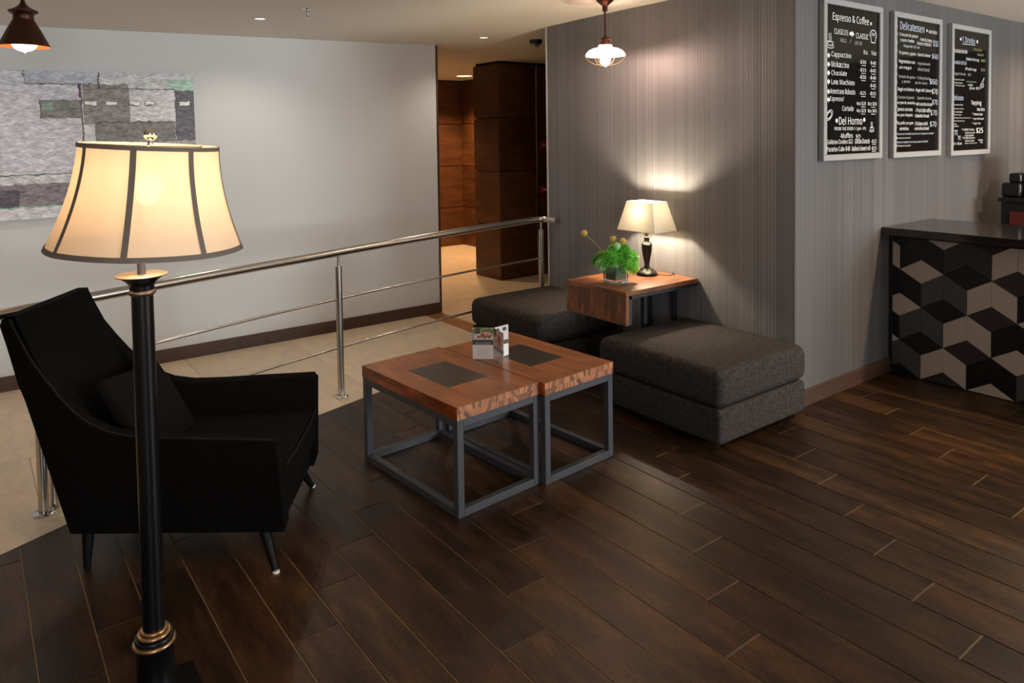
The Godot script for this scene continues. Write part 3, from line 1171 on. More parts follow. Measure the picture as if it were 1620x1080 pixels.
func build_back_bar() -> void:
	# cabinet behind the counter with a coffee machine on it
	var t := thing("back_cabinet", "black cabinet with dark red front behind the bar counter", "cabinet", Vector3(-1.55, 0, -6.5))
	var st := mb(); box2(st, Vector3(-0.62, 0.0, -0.4), Vector3(0.9, 1.06, 0.3), 0.004)
	obj("body", st, M.black_plastic, t)
	st = mb(); box2(st, Vector3(-0.635, 1.06, -0.4), Vector3(0.92, 1.09, 0.32), 0.004)
	obj("top", st, M.counter_black, t)
	st = mb(); box2(st, Vector3(-0.56, 0.1, 0.3), Vector3(0.15, 0.99, 0.316), 0.004)
	obj("door", st, M.dark_red, t)
	st = mb(); box2(st, Vector3(0.17, 0.1, 0.3), Vector3(0.86, 0.99, 0.316), 0.004)
	obj("door", st, M.dark_red, t)
	var m := thing("coffee_machine", "steel-edged black machine on the cabinet behind the counter", "coffee machine", Vector3(-1.70, 1.09, -6.5))
	st = mb(); box2(st, Vector3(-0.335, 0.0, -0.2), Vector3(0.3, 0.05, 0.25), 0.01)
	obj("base", st, M.black_plastic, m)
	st = mb(); box2(st, Vector3(-0.335, 0.05, 0.12), Vector3(-0.30, 0.27, 0.22), 0.004)
	obj("side_post", st, M.steel, m)
	st = mb(); box2(st, Vector3(-0.335, 0.27, -0.15), Vector3(0.3, 0.315, 0.24), 0.006)
	obj("top_tray", st, M.steel, m)
	st = mb(); box2(st, Vector3(-0.30, 0.05, -0.15), Vector3(0.3, 0.27, 0.16), 0.01)
	obj("body", st, M.black_plastic, m)
	var g := thing("grinder", "small rounded black appliance beside the coffee machine on the cabinet", "grinder", Vector3(-2.125, 1.09, -6.33))
	st = mb(); soft(st, Vector3(0, 0.055, 0), Vector3(0.13, 0.11, 0.16), 0.02)
	obj("body", st, M.black_plastic, g)
	st = mb(); soft(st, Vector3(0.02, 0.145, 0), Vector3(0.085, 0.075, 0.13), 0.02)
	obj("hopper", st, M.black_plastic, g)
	# downlights over the counter
	for p in [[Vector3(-0.4, 0, -5.16), 8.0], [Vector3(-1.65, 0, -7.15), 2.6]]:
		var q: Vector3 = p[0]
		q.y = ceil_y(q.x, q.z)
		downlight(q, p[1], Color(1.0, 0.87, 0.72), 0.05, ["recessed warm downlight in the ceiling above the bar counter", "recessed warm downlight in the ceiling above the back cabinet"][0 if q.z > -6 else 1], 78.0)

func downlight(q: Vector3, e: float, c: Color, r: float, label: String, ang := 60.0, glow := 3.0) -> void:
	var t := thing("downlight", label, "ceiling light", q, 0.0, "")
	var st := mb()
	lathe(st, [Vector2(r, -0.001), Vector2(r + 0.002, -0.005), Vector2(r + 0.014, -0.004), Vector2(r + 0.018, 0.001)], 32)
	obj("trim_ring", st, M.white_trim, t)
	st = mb()
	lathe(st, [Vector2(r, -0.002), Vector2(0.0, -0.0025)], 28)
	var em := mat(c, 0.5)
	em.emission_enabled = true
	em.emission = c
	em.emission_energy_multiplier = glow
	obj("lens", st, em, t)
	var sp := SpotLight3D.new()
	sp.name = "spot_lamp"
	sp.position = Vector3(0, -0.03, 0)
	sp.rotation.x = -PI / 2
	sp.light_color = c
	sp.light_energy = e
	sp.light_size = r
	sp.spot_range = 14.0
	sp.spot_attenuation = 2.0
	sp.spot_angle = ang
	sp.spot_angle_attenuation = 0.8
	sp.shadow_enabled = true
	t.add_child(sp)

func q0() -> void:
	downlight(Vector3(-7.7, ceil_y(-7.7, -4.0), -4.0), 2.2, Color(1.0, 0.82, 0.62), 0.09, "round downlight in the corridor ceiling behind the white wall's end", 66.0, 3.0)

func build_ceiling_fittings() -> void:
	for k in 3:
		var p: Vector3 = [Vector3(-5.07, 0, -1.663), Vector3(-5.2, 0, -3.62), Vector3(-5.0, 0, 0.3)][k]
		p.y = ceil_y(p.x, p.z)
		downlight(p, 0.45, Color(1.0, 0.95, 0.88), 0.036, ["small round downlight in the ceiling nearest the fire sprinkler", "small round downlight in the ceiling near the corridor opening", "small round downlight in the ceiling above the painting"][k], 70.0, 1.6)
	q0()
	var q := Vector3(-8.375, ceil_y(-8.375, -5.5), -5.5)
	downlight(q, 8.0, Color(1.0, 0.80, 0.58), 0.11, "bright round downlight deep in the wood-panelled corridor", 62.0, 4.0)
	# sprinkler
	var s := thing("sprinkler", "chrome fire sprinkler head hanging from the ceiling", "sprinkler", Vector3(-4.68, ceil_y(-4.68, -1.85), -1.85))
	var st := mb()
	lathe(st, [Vector2(0.0, -0.006), Vector2(0.018, -0.006), Vector2(0.038, -0.001), Vector2(0.038, 0.001)], 24)
	obj("escutcheon", st, M.chrome, s)
	st = mb()
	lathe(st, [Vector2(0.012, -0.03), Vector2(0.013, -0.022), Vector2(0.012, -0.005)], 14)
	obj("neck", st, M.chrome, s)
	for sg in [-1, 1]:
		st = mb()
		tube(st, [Vector3(sg * 0.010, -0.026, 0), Vector3(sg * 0.013, -0.04, 0), Vector3(sg * 0.004, -0.052, 0)], 0.0025, 8)
		obj("arm", st, M.chrome, s)
	st = mb()
	lathe(st, [Vector2(0.0, -0.056), Vector2(0.016, -0.055), Vector2(0.016, -0.052), Vector2(0.0, -0.051)], 16)
	obj("deflector", st, M.chrome, s)
	# dome camera
	var c := thing("security_camera", "black dome security camera on the corridor ceiling", "camera", Vector3(-5.12, ceil_y(-5.12, -4.13), -4.13))
	st = mb()
	lathe(st, [Vector2(0.0, -0.035), Vector2(0.046, -0.035), Vector2(0.054, -0.028), Vector2(0.056, 0.0)], 28)
	obj("housing", st, M.black_plastic, c)
	st = mb()
	var prof := []
	for i in 9:
		var a := -PI / 2 + (PI / 2) * i / 8.0
		prof.append(Vector2(maxf(cos(a) * 0.045, 0.0), -0.034 + sin(a) * 0.042))
	lathe(st, prof, 28)
	var dg := StandardMaterial3D.new()
	dg.transparency = BaseMaterial3D.TRANSPARENCY_ALPHA
	dg.albedo_color = Color(0.6, 0.6, 0.6, 0.25)
	dg.roughness = 0.05
	obj("dome", st, dg, c)
	st = mb()
	ball(st, Vector3(0, -0.036, 0), 0.024, 16, 10)
	obj("lens_unit", st, M.black_plastic, c)

# ------------------------------------------------------------------ menu boards
func board(at: Vector3, w: float, h: float, label: String) -> Node3D:
	var t := thing("menu_board", label, "menu board", at, PI / 2, "three framed chalk menu boards")
	var fw := 0.036
	var dp := 0.035
	for q in [[Vector3(0, 0, 0), Vector3(w, fw, dp)], [Vector3(0, h - fw, 0), Vector3(w, h, dp)], [Vector3(0, fw, 0), Vector3(fw, h - fw, dp)], [Vector3(w - fw, fw, 0), Vector3(w, h - fw, dp)]]:
		var st := mb()
		box2(st, q[0], q[1], 0.003)
		obj("frame_bar", st, M.board_frame, t)
	var st := mb()
	box2(st, Vector3(fw, fw, 0.004), Vector3(w - fw, h - fw, 0.022), 0.001)
	obj("board_face", st, M.board_face, t)
	return t

func dot(t: Node3D, x: float, y: float, r: float, z := 0.0232) -> void:
	var st := mb()
	var p := PackedVector2Array()
	for i in 14:
		p.append(Vector2(x + cos(TAU * i / 14.0) * r, y + sin(TAU * i / 14.0) * r))
	plate(st, p, Vector3(0, 0, z), Vector3.RIGHT, Vector3.UP, Vector3.BACK, 0.0006)
	obj("chalk_dot", st, M.chalk, t)

func arrow(t: Node3D, x: float, y: float, w: float, h: float) -> void:
	var st := mb()
	var p := PackedVector2Array([Vector2(x, y - h * 0.25), Vector2(x + w * 0.5, y - h * 0.25), Vector2(x + w * 0.5, y - h * 0.5), Vector2(x + w, y), Vector2(x + w * 0.5, y + h * 0.5), Vector2(x + w * 0.5, y + h * 0.25), Vector2(x, y + h * 0.25)])
	plate(st, p, Vector3(0, 0, 0.0232), Vector3.RIGHT, Vector3.UP, Vector3.BACK, 0.0006)
	obj("chalk_arrow", st, M.chalk, t)

func stroke(t: Node3D, pts: Array, r := 0.003, called := "chalk_line", m: Material = null) -> void:
	# a drawn line: thin flat ribbon lying on the board
	var st := mb()
	var n := pts.size()
	for i in n - 1:
		var a: Vector2 = pts[i]
		var b: Vector2 = pts[i + 1]
		var e := (b - a).normalized()
		var q := Vector2(-e.y, e.x) * r
		a -= e * r * 0.5
		b += e * r * 0.5
		quad(st, Vector3(a.x + q.x, a.y + q.y, 0.0232), Vector3(a.x - q.x, a.y - q.y, 0.0232), Vector3(b.x - q.x, b.y - q.y, 0.0232), Vector3(b.x + q.x, b.y + q.y, 0.0232), Vector3.BACK)
	obj(called, st, m if m else M.chalk, t)

func arc(cx: float, cy: float, rx: float, ry: float, a0: float, a1: float, n := 12) -> Array:
	var o := []
	for i in n + 1:
		var a := deg_to_rad(lerpf(a0, a1, float(i) / n))
		o.append(Vector2(cx + cos(a) * rx, cy + sin(a) * ry))
	return o

func cup(t: Node3D, x: float, y: float, s: float) -> void:
	stroke(t, arc(x, y, s, s * 1.0, 180, 360), 0.003, "chalk_cup")
	stroke(t, [Vector2(x - s, y), Vector2(x + s, y)], 0.003, "chalk_cup")
	stroke(t, arc(x + s * 1.15, y - s * 0.35, s * 0.35, s * 0.35, -110, 110, 8), 0.0025, "chalk_cup")
	stroke(t, arc(x, y - s * 1.15, s * 1.6, s * 0.32, 0, 360, 16), 0.0025, "chalk_cup")
	for k in 3:
		var w := []
		for i in 7:
			w.append(Vector2(x + (k - 1) * s * 0.45 + sin(i * 1.1) * s * 0.14, y + s * 0.25 + i * s * 0.27))
		stroke(t, w, 0.002, "chalk_steam")

func build_boards() -> void:
	var z := 0.0232
	var LT := func(t: Node3D, items: Array, W: float, H: float):
		# items: text, left, baseline from top, width, height as shares of the face
		for it in items:
			var m: Material = it[5] if it.size() > 5 else M.chalk
			lettering(t, it[0], 0.036 + it[1] * W, H - it[2] * (H - 0.072) - 0.036, it[3] * W, it[4] * (H - 0.072), m, z)
	# --- first board
	var H := 0.955
	var t := board(Vector3(-2.356, 1.428, -4.022), 0.690, H, "white-framed chalk menu board headed coffee, nearest the wall corner")
	var W := 0.690 - 0.072
	LT.call(t, [
		["Espresso & Coffee", 0.12, 0.115, 0.68, 0.068], ["CLASICOS", 0.15, 0.190, 0.25, 0.036], ["CLASSIC", 0.55, 0.200, 0.25, 0.036],
		["REG", 0.26, 0.240, 0.11, 0.024, M.chalk_dim], ["/", 0.43, 0.242, 0.03, 0.028, M.chalk_dim], ["DECAF", 0.53, 0.246, 0.14, 0.024, M.chalk_dim],
		["8oz", 0.70, 0.305, 0.08, 0.030], ["16oz", 0.85, 0.305, 0.11, 0.030],
		["Cappuccino", 0.10, 0.355, 0.36, 0.046], ["-$30", 0.62, 0.375, 0.13, 0.028], ["-$40", 0.82, 0.375, 0.13, 0.028],
		["Mokaccino", 0.10, 0.412, 0.32, 0.040], ["-$35", 0.62, 0.430, 0.13, 0.028], ["-$45", 0.82, 0.430, 0.13, 0.028],
		["Chocolate", 0.10, 0.468, 0.28, 0.036], ["-$30", 0.62, 0.480, 0.13, 0.028], ["-$40", 0.82, 0.480, 0.13, 0.028],
		["Late Machiato", 0.10, 0.528, 0.43, 0.036], ["-$45", 0.82, 0.535, 0.13, 0.028],
		["Americano Robusto", 0.08, 0.592, 0.46, 0.038], ["-$25", 0.62, 0.592, 0.13, 0.028], ["-$35", 0.82, 0.592, 0.13, 0.028],
		["Espresso/", 0.08, 0.650, 0.25, 0.042], ["4oz $28", 0.57, 0.665, 0.18, 0.028], ["8oz $36", 0.79, 0.665, 0.18, 0.028],
		["Cortado", 0.30, 0.705, 0.21, 0.036], ["4oz $29", 0.57, 0.715, 0.18, 0.028], ["8oz $45", 0.79, 0.715, 0.18, 0.028],
		["Del Horno", 0.24, 0.800, 0.44, 0.056], ["FROM THE OVEN 1-1pm -1Pc", 0.16, 0.845, 0.60, 0.030],
		["-Muffins", 0.26, 0.890, 0.24, 0.034], ["$25", 0.56, 0.892, 0.09, 0.026],
		["-Galletas-Cookies $22", 0.02, 0.932, 0.48, 0.034], ["-Donas-Donuts", 0.53, 0.932, 0.30, 0.034], ["-$25", 0.86, 0.932, 0.11, 0.028],
		["-Pasteles-Cake-$40", 0.01, 0.982, 0.44, 0.036], ["-Bolleria Sweet roll", 0.47, 0.982, 0.37, 0.034], ["-$25", 0.86, 0.982, 0.11, 0.028]], W, H)
	dot(t, 0.036 + 0.845 * W, H - 0.036 - 0.085 * 0.883, 0.010)
	dot(t, 0.036 + 0.20 * W, H - 0.036 - 0.772 * 0.883, 0.013)
	dot(t, 0.036 + 0.72 * W, H - 0.036 - 0.765 * 0.883, 0.013)
	arrow(t, 0.036 + 0.43 * W, H - 0.036 - 0.175 * 0.883, 0.055, 0.040)
	for y in [0.338, 0.397, 0.454, 0.512, 0.578, 0.632]:
		arrow(t, 0.036 + 0.015 * W, H - 0.036 - y * 0.883, 0.040, 0.036)
	for q in [[0.66, 0.385], [0.86, 0.385], [0.66, 0.44], [0.86, 0.44], [0.66, 0.49], [0.86, 0.49], [0.86, 0.545], [0.66, 0.602], [0.86, 0.602], [0.66, 0.675], [0.86, 0.675], [0.66, 0.725], [0.86, 0.725], [0.56, 0.90], [0.88, 0.94], [0.88, 0.99]]:
		stroke(t, [Vector2(0.036 + q[0] * W, H - 0.036 - q[1] * 0.883), Vector2(0.036 + (q[0] + 0.08) * W, H - 0.036 - q[1] * 0.883)], 0.0015)
	cup(t, 0.036 + 0.075 * W, H - 0.036 - 0.245 * 0.883, 0.026)
	cup(t, 0.036 + 0.87 * W, H - 0.036 - 0.82 * 0.883, 0.018)
	# muffin
	var mx := 0.036 + 0.89 * W
	var my := H - 0.036 - 0.165 * 0.883
	stroke(t, [Vector2(mx - 0.032, my - 0.008), Vector2(mx - 0.022, my - 0.046), Vector2(mx + 0.022, my - 0.046), Vector2(mx + 0.032, my - 0.008)], 0.0025, "chalk_muffin")
	stroke(t, arc(mx, my, 0.042, 0.032, -20, 200), 0.003, "chalk_muffin")
	for k in 3:
		stroke(t, arc(mx + (k - 1) * 0.018, my + 0.006, 0.008, 0.008, 0, 360, 8), 0.002, "chalk_muffin")
	# biscuit
	var bx := 0.036 + 0.065 * W
	var by := H - 0.036 - 0.735 * 0.883
	for rr in [0.042, 0.028]:
		var o := []
		for p in arc(0, 0, rr, rr * 0.55, 0, 360, 16):
			o.append(Vector2(bx, by) + p.rotated(0.6))
		stroke(t, o, 0.003, "chalk_biscuit")
	# --- second board
	t = board(Vector3(-2.356, 1.422, -4.862), 0.695, H, "white-framed chalk menu board headed delicatessen, the middle of the three")
	W = 0.695 - 0.072
	LT.call(t, [
		["Delicatessen", 0.10, 0.085, 0.55, 0.062, M.chalk_blue], ["MENU", 0.76, 0.080, 0.20, 0.024],
		["Croissant de jamon", 0.08, 0.140, 0.42, 0.034], ["- Ham & cheese", 0.54, 0.150, 0.30, 0.030], ["y queso cheddar", 0.10, 0.178, 0.32, 0.030], ["cheese croissant", 0.48, 0.182, 0.34, 0.030], ["$50", 0.87, 0.180, 0.12, 0.052, M.chalk_blue],
		["Baguette 20 cm", 0.18, 0.218, 0.36, 0.026, M.chalk_blue],
		["De jamon y queso - Ham & cheese", 0.08, 0.275, 0.72, 0.034], ["$60", 0.84, 0.278, 0.15, 0.044, M.chalk_blue],
		["Vegetariano con", 0.07, 0.340, 0.37, 0.034], ["Vegetarian with", 0.50, 0.340, 0.30, 0.030, M.chalk_dim], ["pan integral", 0.09, 0.382, 0.26, 0.030], ["wheat bread", 0.50, 0.380, 0.28, 0.028, M.chalk_dim],
		["Tomate de queso - Turkey breast", 0.07, 0.452, 0.72, 0.032, M.chalk_dim], ["y pesto", 0.14, 0.486, 0.19, 0.028, M.chalk_dim], ["pesto sauce", 0.45, 0.488, 0.28, 0.026, M.chalk_dim], ["$60", 0.79, 0.480, 0.19, 0.048, M.chalk_blue],
		["Bagel con Salmon - Bagel with Salmon", 0.06, 0.548, 0.78, 0.034], ["$70", 0.85, 0.556, 0.14, 0.046],
		["Chorizo Espanol", 0.06, 0.606, 0.36, 0.030, M.chalk_dim], ["Spanish chorizo", 0.50, 0.606, 0.34, 0.030, M.chalk_dim], ["con pan de semolina", 0.03, 0.646, 0.42, 0.030], ["with semolina bread", 0.47, 0.648, 0.38, 0.028], ["$70", 0.86, 0.640, 0.13, 0.046, M.chalk_blue],
		["Jamon serrano", 0.05, 0.698, 0.34, 0.034], ["- Prosciutto with", 0.45, 0.698, 0.36, 0.034], ["con pan chapata", 0.03, 0.738, 0.36, 0.030], ["ciabatta bread", 0.45, 0.738, 0.33, 0.028], ["$70", 0.82, 0.725, 0.16, 0.048, M.chalk_blue],
		["De pollo con pan", 0.05, 0.800, 0.36, 0.032], ["Chicken with", 0.45, 0.800, 0.30, 0.030], ["semolina", 0.10, 0.836, 0.20, 0.028], ["- semolina bread", 0.42, 0.836, 0.36, 0.028], ["$70", 0.81, 0.815, 0.16, 0.048, M.chalk_blue],
		["Precios en moneda nacional con impuesto incluido", 0.04, 0.876, 0.86, 0.022, M.chalk_blue], ["(no incluyen propina)", 0.05, 0.902, 0.30, 0.014],
		["Prices in national currency, taxes included", 0.04, 0.938, 0.72, 0.022, M.chalk_blue], ["(15% tip not included)", 0.05, 0.962, 0.30, 0.016]], W, H)
	for y in [0.025, 0.23, 0.425, 0.60, 0.815]:
		dot(t, 0.036 + 0.022 * W, H - 0.036 - y * 0.883, 0.011)
	dot(t, 0.036 + 0.715 * W, H - 0.036 - 0.062 * 0.883, 0.009)
	for k in 16:
		if k in [4, 8, 13]:
			continue
		var yy := H - 0.036 - (0.065 + k * 0.059) * 0.883
		stroke(t, arc(0.036 + 0.022 * W, yy, 0.010, 0.020, 100, 400, 8), 0.0018, "chalk_curl")
	# --- third board
	t = board(Vector3(-2.356, 1.412, -5.718), 0.690, H, "white-framed chalk menu board for drinks, farthest from the wall corner")
	W = 0.690 - 0.072
	LT.call(t, [
		["T.Drinks", 0.25, 0.100, 0.36, 0.050, M.chalk_blue],
		["TODO", 0.56, 0.155, 0.26, 0.020, M.chalk_yellow], ["SMART", 0.68, 0.195, 0.20, 0.020, M.chalk_yellow],
		["Ensalada del dia/", 0.04, 0.190, 0.36, 0.034], ["/Salad of the day", 0.36, 0.250, 0.38, 0.032], ["$60", 0.80, 0.245, 0.12, 0.028, M.chalk_yellow],
		["Sandwich del dia/", 0.02, 0.285, 0.36, 0.034, M.chalk_blue], ["/Fruit cup", 0.34, 0.335, 0.32, 0.032], ["$35", 0.80, 0.325, 0.12, 0.028, M.chalk_yellow],
		["Yogurt Greek", 0.03, 0.380, 0.33, 0.030, M.chalk_dim], ["$35", 0.42, 0.375, 0.09, 0.024, M.chalk_dim],
		["con granola y miel", 0.03, 0.420, 0.28, 0.016], ["con fruta de la estacion", 0.03, 0.445, 0.24, 0.014], ["* Temporada", 0.03, 0.468, 0.30, 0.014],
		["with granola", 0.38, 0.430, 0.28, 0.016, M.chalk_dim], ["- Jugo", 0.40, 0.460, 0.16, 0.022], ["/Juice  $25", 0.46, 0.490, 0.30, 0.028],
		["Infusion", 0.04, 0.582, 0.26, 0.044, M.chalk_blue], ["Tapping", 0.52, 0.625, 0.30, 0.046], ["Rol $35", 0.70, 0.668, 0.22, 0.028],
		["manzanilla", 0.03, 0.625, 0.26, 0.012], ["menta y limon", 0.03, 0.660, 0.28, 0.014], ["te verde", 0.03, 0.685, 0.24, 0.014], ["frutos rojos", 0.03, 0.710, 0.22, 0.014], ["hierbabuena y anis estrella", 0.03, 0.735, 0.48, 0.013], ["jamaica", 0.03, 0.760, 0.30, 0.012], ["limon", 0.03, 0.785, 0.09, 0.012], ["canela", 0.03, 0.803, 0.14, 0.012],
		["* Sweet chai", 0.56, 0.705, 0.30, 0.022], ["* Sugar Mascabado", 0.56, 0.745, 0.34, 0.020], ["* Sugar Sub", 0.56, 0.785, 0.24, 0.020],
		["TI", 0.05, 0.870, 0.10, 0.040, M.chalk_blue], ["TE", 0.15, 0.910, 0.09, 0.032, M.chalk_blue], ["$25", 0.68, 0.860, 0.20, 0.050],
		["* TE NEGRO CHAI 8oz", 0.26, 0.835, 0.36, 0.018], ["- Rooibos con chai", 0.34, 0.860, 0.30, 0.015], ["- Chai vainilla", 0.34, 0.882, 0.26, 0.015], ["* TE VERDE CHAI 16oz", 0.28, 0.905, 0.36, 0.018], ["- Matcha latte", 0.34, 0.928, 0.28, 0.014], ["- Blanco plata chai", 0.34, 0.950, 0.36, 0.014], ["H-TEA", 0.05, 0.952, 0.22, 0.020], ["12oz", 0.74, 0.925, 0.14, 0.014], ["16oz", 0.80, 0.945, 0.08, 0.014]], W, H)
	arrow(t, 0.036 + 0.19 * W, H - 0.036 - 0.075 * 0.883, 0.028, 0.032)
	stroke(t, [Vector2(0.036 + 0.25 * W, H - 0.036 - 0.112 * 0.883), Vector2(0.036 + 0.62 * W, H - 0.036 - 0.108 * 0.883)], 0.0018)
	stroke(t, [Vector2(0.036 + 0.69 * W, H - 0.036 - 0.062 * 0.883), Vector2(0.036 + 0.65 * W, H - 0.036 - 0.075 * 0.883), Vector2(0.036 + 0.69 * W, H - 0.036 - 0.088 * 0.883), Vector2(0.036 + 0.69 * W, H - 0.036 - 0.062 * 0.883)], 0.004)
	# cherries
	for q in [[0.80, 0.455], [0.86, 0.445]]:
		stroke(t, arc(0.036 + q[0] * W, H - 0.036 - q[1] * 0.883, 0.014, 0.014, 0, 360, 10), 0.003, "chalk_cherry")
		stroke(t, [Vector2(0.036 + q[0] * W, H - 0.036 - (q[1] - 0.02) * 0.883), Vector2(0.036 + 0.90 * W, H - 0.036 - 0.375 * 0.883)], 0.002, "chalk_cherry")

# ------------------------------------------------------------------ armchair
func hwid(u: float, h: float) -> float:
	var top := 0.292 + (u + 0.067) * 0.117
	var bot := 0.245 + (u + 0.067) * 0.075
	var k := clampf((h - 0.14) / 0.38, 0.0, 1.0)
	return lerpf(bot, top, k)

func build_armchair() -> void:
	# local x: forward, local z: towards the camera side
	var t := thing("armchair", "black upholstered lounge armchair with tall raked back by the railing", "armchair", Vector3(-3.323, 0, -0.448), deg_to_rad(57.0))
	var prof := PackedVector2Array([Vector2(-0.055, 0.134), Vector2(-0.262, 0.935), Vector2(-0.252, 0.958), Vector2(-0.222, 0.960), Vector2(-0.207, 0.925), Vector2(-0.152, 0.816), Vector2(-0.102, 0.745), Vector2(-0.05, 0.678), Vector2(0.0, 0.622), Vector2(0.054, 0.580), Vector2(0.13, 0.545), Vector2(0.218, 0.527), Vector2(0.35, 0.522), Vector2(0.5, 0.521), Vector2(0.738, 0.517), Vector2(0.752, 0.505), Vector2(0.757, 0.17), Vector2(0.745, 0.134)])
	var n := prof.size()
	var ins := PackedVector2Array()
	for i in n:
		var e0 := (prof[i] - prof[(i - 1 + n) % n]).normalized()
		var e1 := (prof[(i + 1) % n] - prof[i]).normalized()
		var nn := (Vector2(e0.y, -e0.x) + Vector2(e1.y, -e1.x)).normalized()
		ins.append(prof[i] + nn * 0.008)
	# check that the inset goes inward
	if absf(poly_area(ins)) > absf(poly_area(prof)):
		for i in n:
			ins[i] = prof[i] * 2.0 - ins[i]
	var idx := Geometry2D.triangulate_polygon(ins)
	for sd in [1.0, -1.0]:
		var th := 0.060
		var V := func(p: Vector2, inn: float) -> Vector3: return Vector3(p.x, p.y, sd * (hwid(p.x, p.y) - inn))
		var st := mb()
		for i in range(0, idx.size(), 3):
			for face in [[0.0, sd], [th, -sd]]:
				var a: Vector3 = V.call(ins[idx[i]], face[0])
				var b: Vector3 = V.call(ins[idx[i + 1]], face[0])
				var c: Vector3 = V.call(ins[idx[i + 2]], face[0])
				var nn := (b - a).cross(c - a).normalized()
				if nn.z * face[1] < 0:
					nn = -nn
				tri(st, a, b, c, nn, nn, nn, Vector2(a.x, a.y), Vector2(b.x, b.y), Vector2(c.x, c.y))
		for i in n:
			var j := (i + 1) % n
			var e := (prof[j] - prof[i]).normalized()
			var o2 := Vector2(e.y, -e.x)
			if (ins[i] - prof[i]).dot(o2) > 0:
				o2 = -o2
			var on := Vector3(o2.x, o2.y, 0)
			var z := Vector3(0, 0, sd)
			var rows := [[ins, 0.0, (on + z).normalized()], [prof, 0.008, on], [prof, th - 0.008, on], [ins, th, (on - z).normalized()]]
			for k in 3:
				var ra: Array = rows[k]
				var rb: Array = rows[k + 1]
				var nr: Vector3 = on
				if k == 0:
					nr = (on + z).normalized()
				elif k == 2:
					nr = (on - z).normalized()
				var p0: Vector3 = V.call(ra[0][i], ra[1])
				var p1: Vector3 = V.call(ra[0][j], ra[1])
				var p2: Vector3 = V.call(rb[0][j], rb[1])
				var p3: Vector3 = V.call(rb[0][i], rb[1])
				quad(st, p0, p1, p2, p3, nr, Vector2(p0.x, p0.y), Vector2(p1.x, p1.y), Vector2(p2.x, p2.y), Vector2(p3.x, p3.y))
		obj("side_panel", st, M.chair_cloth, t)
		# piping along the outer upper edge
		st = mb()
		var path := []
		for i in range(3, 15):
			path.append(V.call(prof[i], 0.004) + Vector3(0, 0.001, 0))
		tube(st, path, 0.0042, 8)
		obj("piping", st, M.chair_piping, t)
	# backrest: a raked slab, hollowed towards the middle
	var front := [Vector2(-0.214, 0.968), Vector2(-0.20, 0.93), Vector2(-0.148, 0.816), Vector2(-0.095, 0.72), Vector2(-0.04, 0.60), Vector2(0.01, 0.50), Vector2(0.06, 0.40), Vector2(0.08, 0.33)]
	var rear := [Vector2(-0.246, 0.968), Vector2(-0.262, 0.93), Vector2(-0.232, 0.816), Vector2(-0.207, 0.72), Vector2(-0.176, 0.60), Vector2(-0.150, 0.50), Vector2(-0.124, 0.40), Vector2(-0.07, 0.20)]
	var st := mb()
	var cols := 16
	var P := func(side: int, r: int, k: int) -> Vector3:
		var q: Vector2 = front[r] if side == 0 else rear[r]
		var w := lerpf(-1.0, 1.0, float(k) / cols)
		var hw := hwid(q.x, q.y) - lerpf(0.045, 0.014, smoothstep(0.52, 0.72, q.y))
		var du := 0.0
		if side == 0:
			du = 0.007 + 0.008 * (1.0 - w * w)
		return Vector3(q.x + du, q.y, w * hw)
	for side in 2:
		for r in front.size() - 1:
			for k in cols:
				var a: Vector3 = P.call(side, r, k)
				var b: Vector3 = P.call(side, r, k + 1)
				var c: Vector3 = P.call(side, r + 1, k + 1)
				var d: Vector3 = P.call(side, r + 1, k)
				var nn := (b - a).cross(d - a).normalized()
				if nn.x * (1.0 if side == 0 else -1.0) < 0:
					nn = -nn
				quad(st, a, b, c, d, nn, Vector2(a.z, a.y), Vector2(b.z, b.y), Vector2(c.z, c.y), Vector2(d.z, d.y))
	for k in cols:
		quad(st, P.call(0, 0, k), P.call(0, 0, k + 1), P.call(1, 0, k + 1), P.call(1, 0, k), Vector3.UP)
		var r := front.size() - 1
		quad(st, P.call(0, r, k), P.call(0, r, k + 1), P.call(1, r, k + 1), P.call(1, r, k), Vector3.DOWN)
	obj("backrest", st, M.chair_cloth, t)
	# seat cushion and the raked rail below it
	st = mb()
	var shape := func(q: Vector3, h: Vector3) -> Vector3:
		q.y += 0.018 * (1.0 - pow(absf(q.x) / h.x, 2)) * (1.0 - pow(absf(q.z) / h.z, 2)) if q.y > 0 else 0.0
		q.z *= lerpf(0.86, 1.0, (q.x + h.x) / (2 * h.x))
		return q
	soft(st, Vector3(0.40, 0.315, 0), Vector3(0.72, 0.14, 0.60), 0.022, Basis.IDENTITY, shape, 12)
	obj("seat", st, M.chair_cloth, t)
	st = mb()
	tube(st, [Vector3(0.755, 0.379, -0.28), Vector3(0.763, 0.381, -0.15), Vector3(0.765, 0.382, 0.0), Vector3(0.763, 0.381, 0.15), Vector3(0.755, 0.379, 0.28)], 0.0042, 8)
	obj("piping", st, M.chair_piping, t)
	st = mb()
	var fr := [Vector2(0.752, 0.26), Vector2(0.728, 0.134), Vector2(0.02, 0.134), Vector2(0.02, 0.26)]
	for i in 4:
		var a: Vector2 = fr[i]
		var b: Vector2 = fr[(i + 1) % 4]
		var wa := hwid(a.x, a.y) - 0.03
		var wb := hwid(b.x, b.y) - 0.03
		var e := (b - a).normalized()
		var nn := Vector3(-e.y, e.x, 0)
		if nn.dot(Vector3((a.x + b.x) / 2 - 0.4, (a.y + b.y) / 2 - 0.2, 0)) < 0:
			nn = -nn
		quad(st, Vector3(a.x, a.y, -wa), Vector3(a.x, a.y, wa), Vector3(b.x, b.y, wb), Vector3(b.x, b.y, -wb), nn)
	obj("front_rail", st, M.chair_cloth, t)
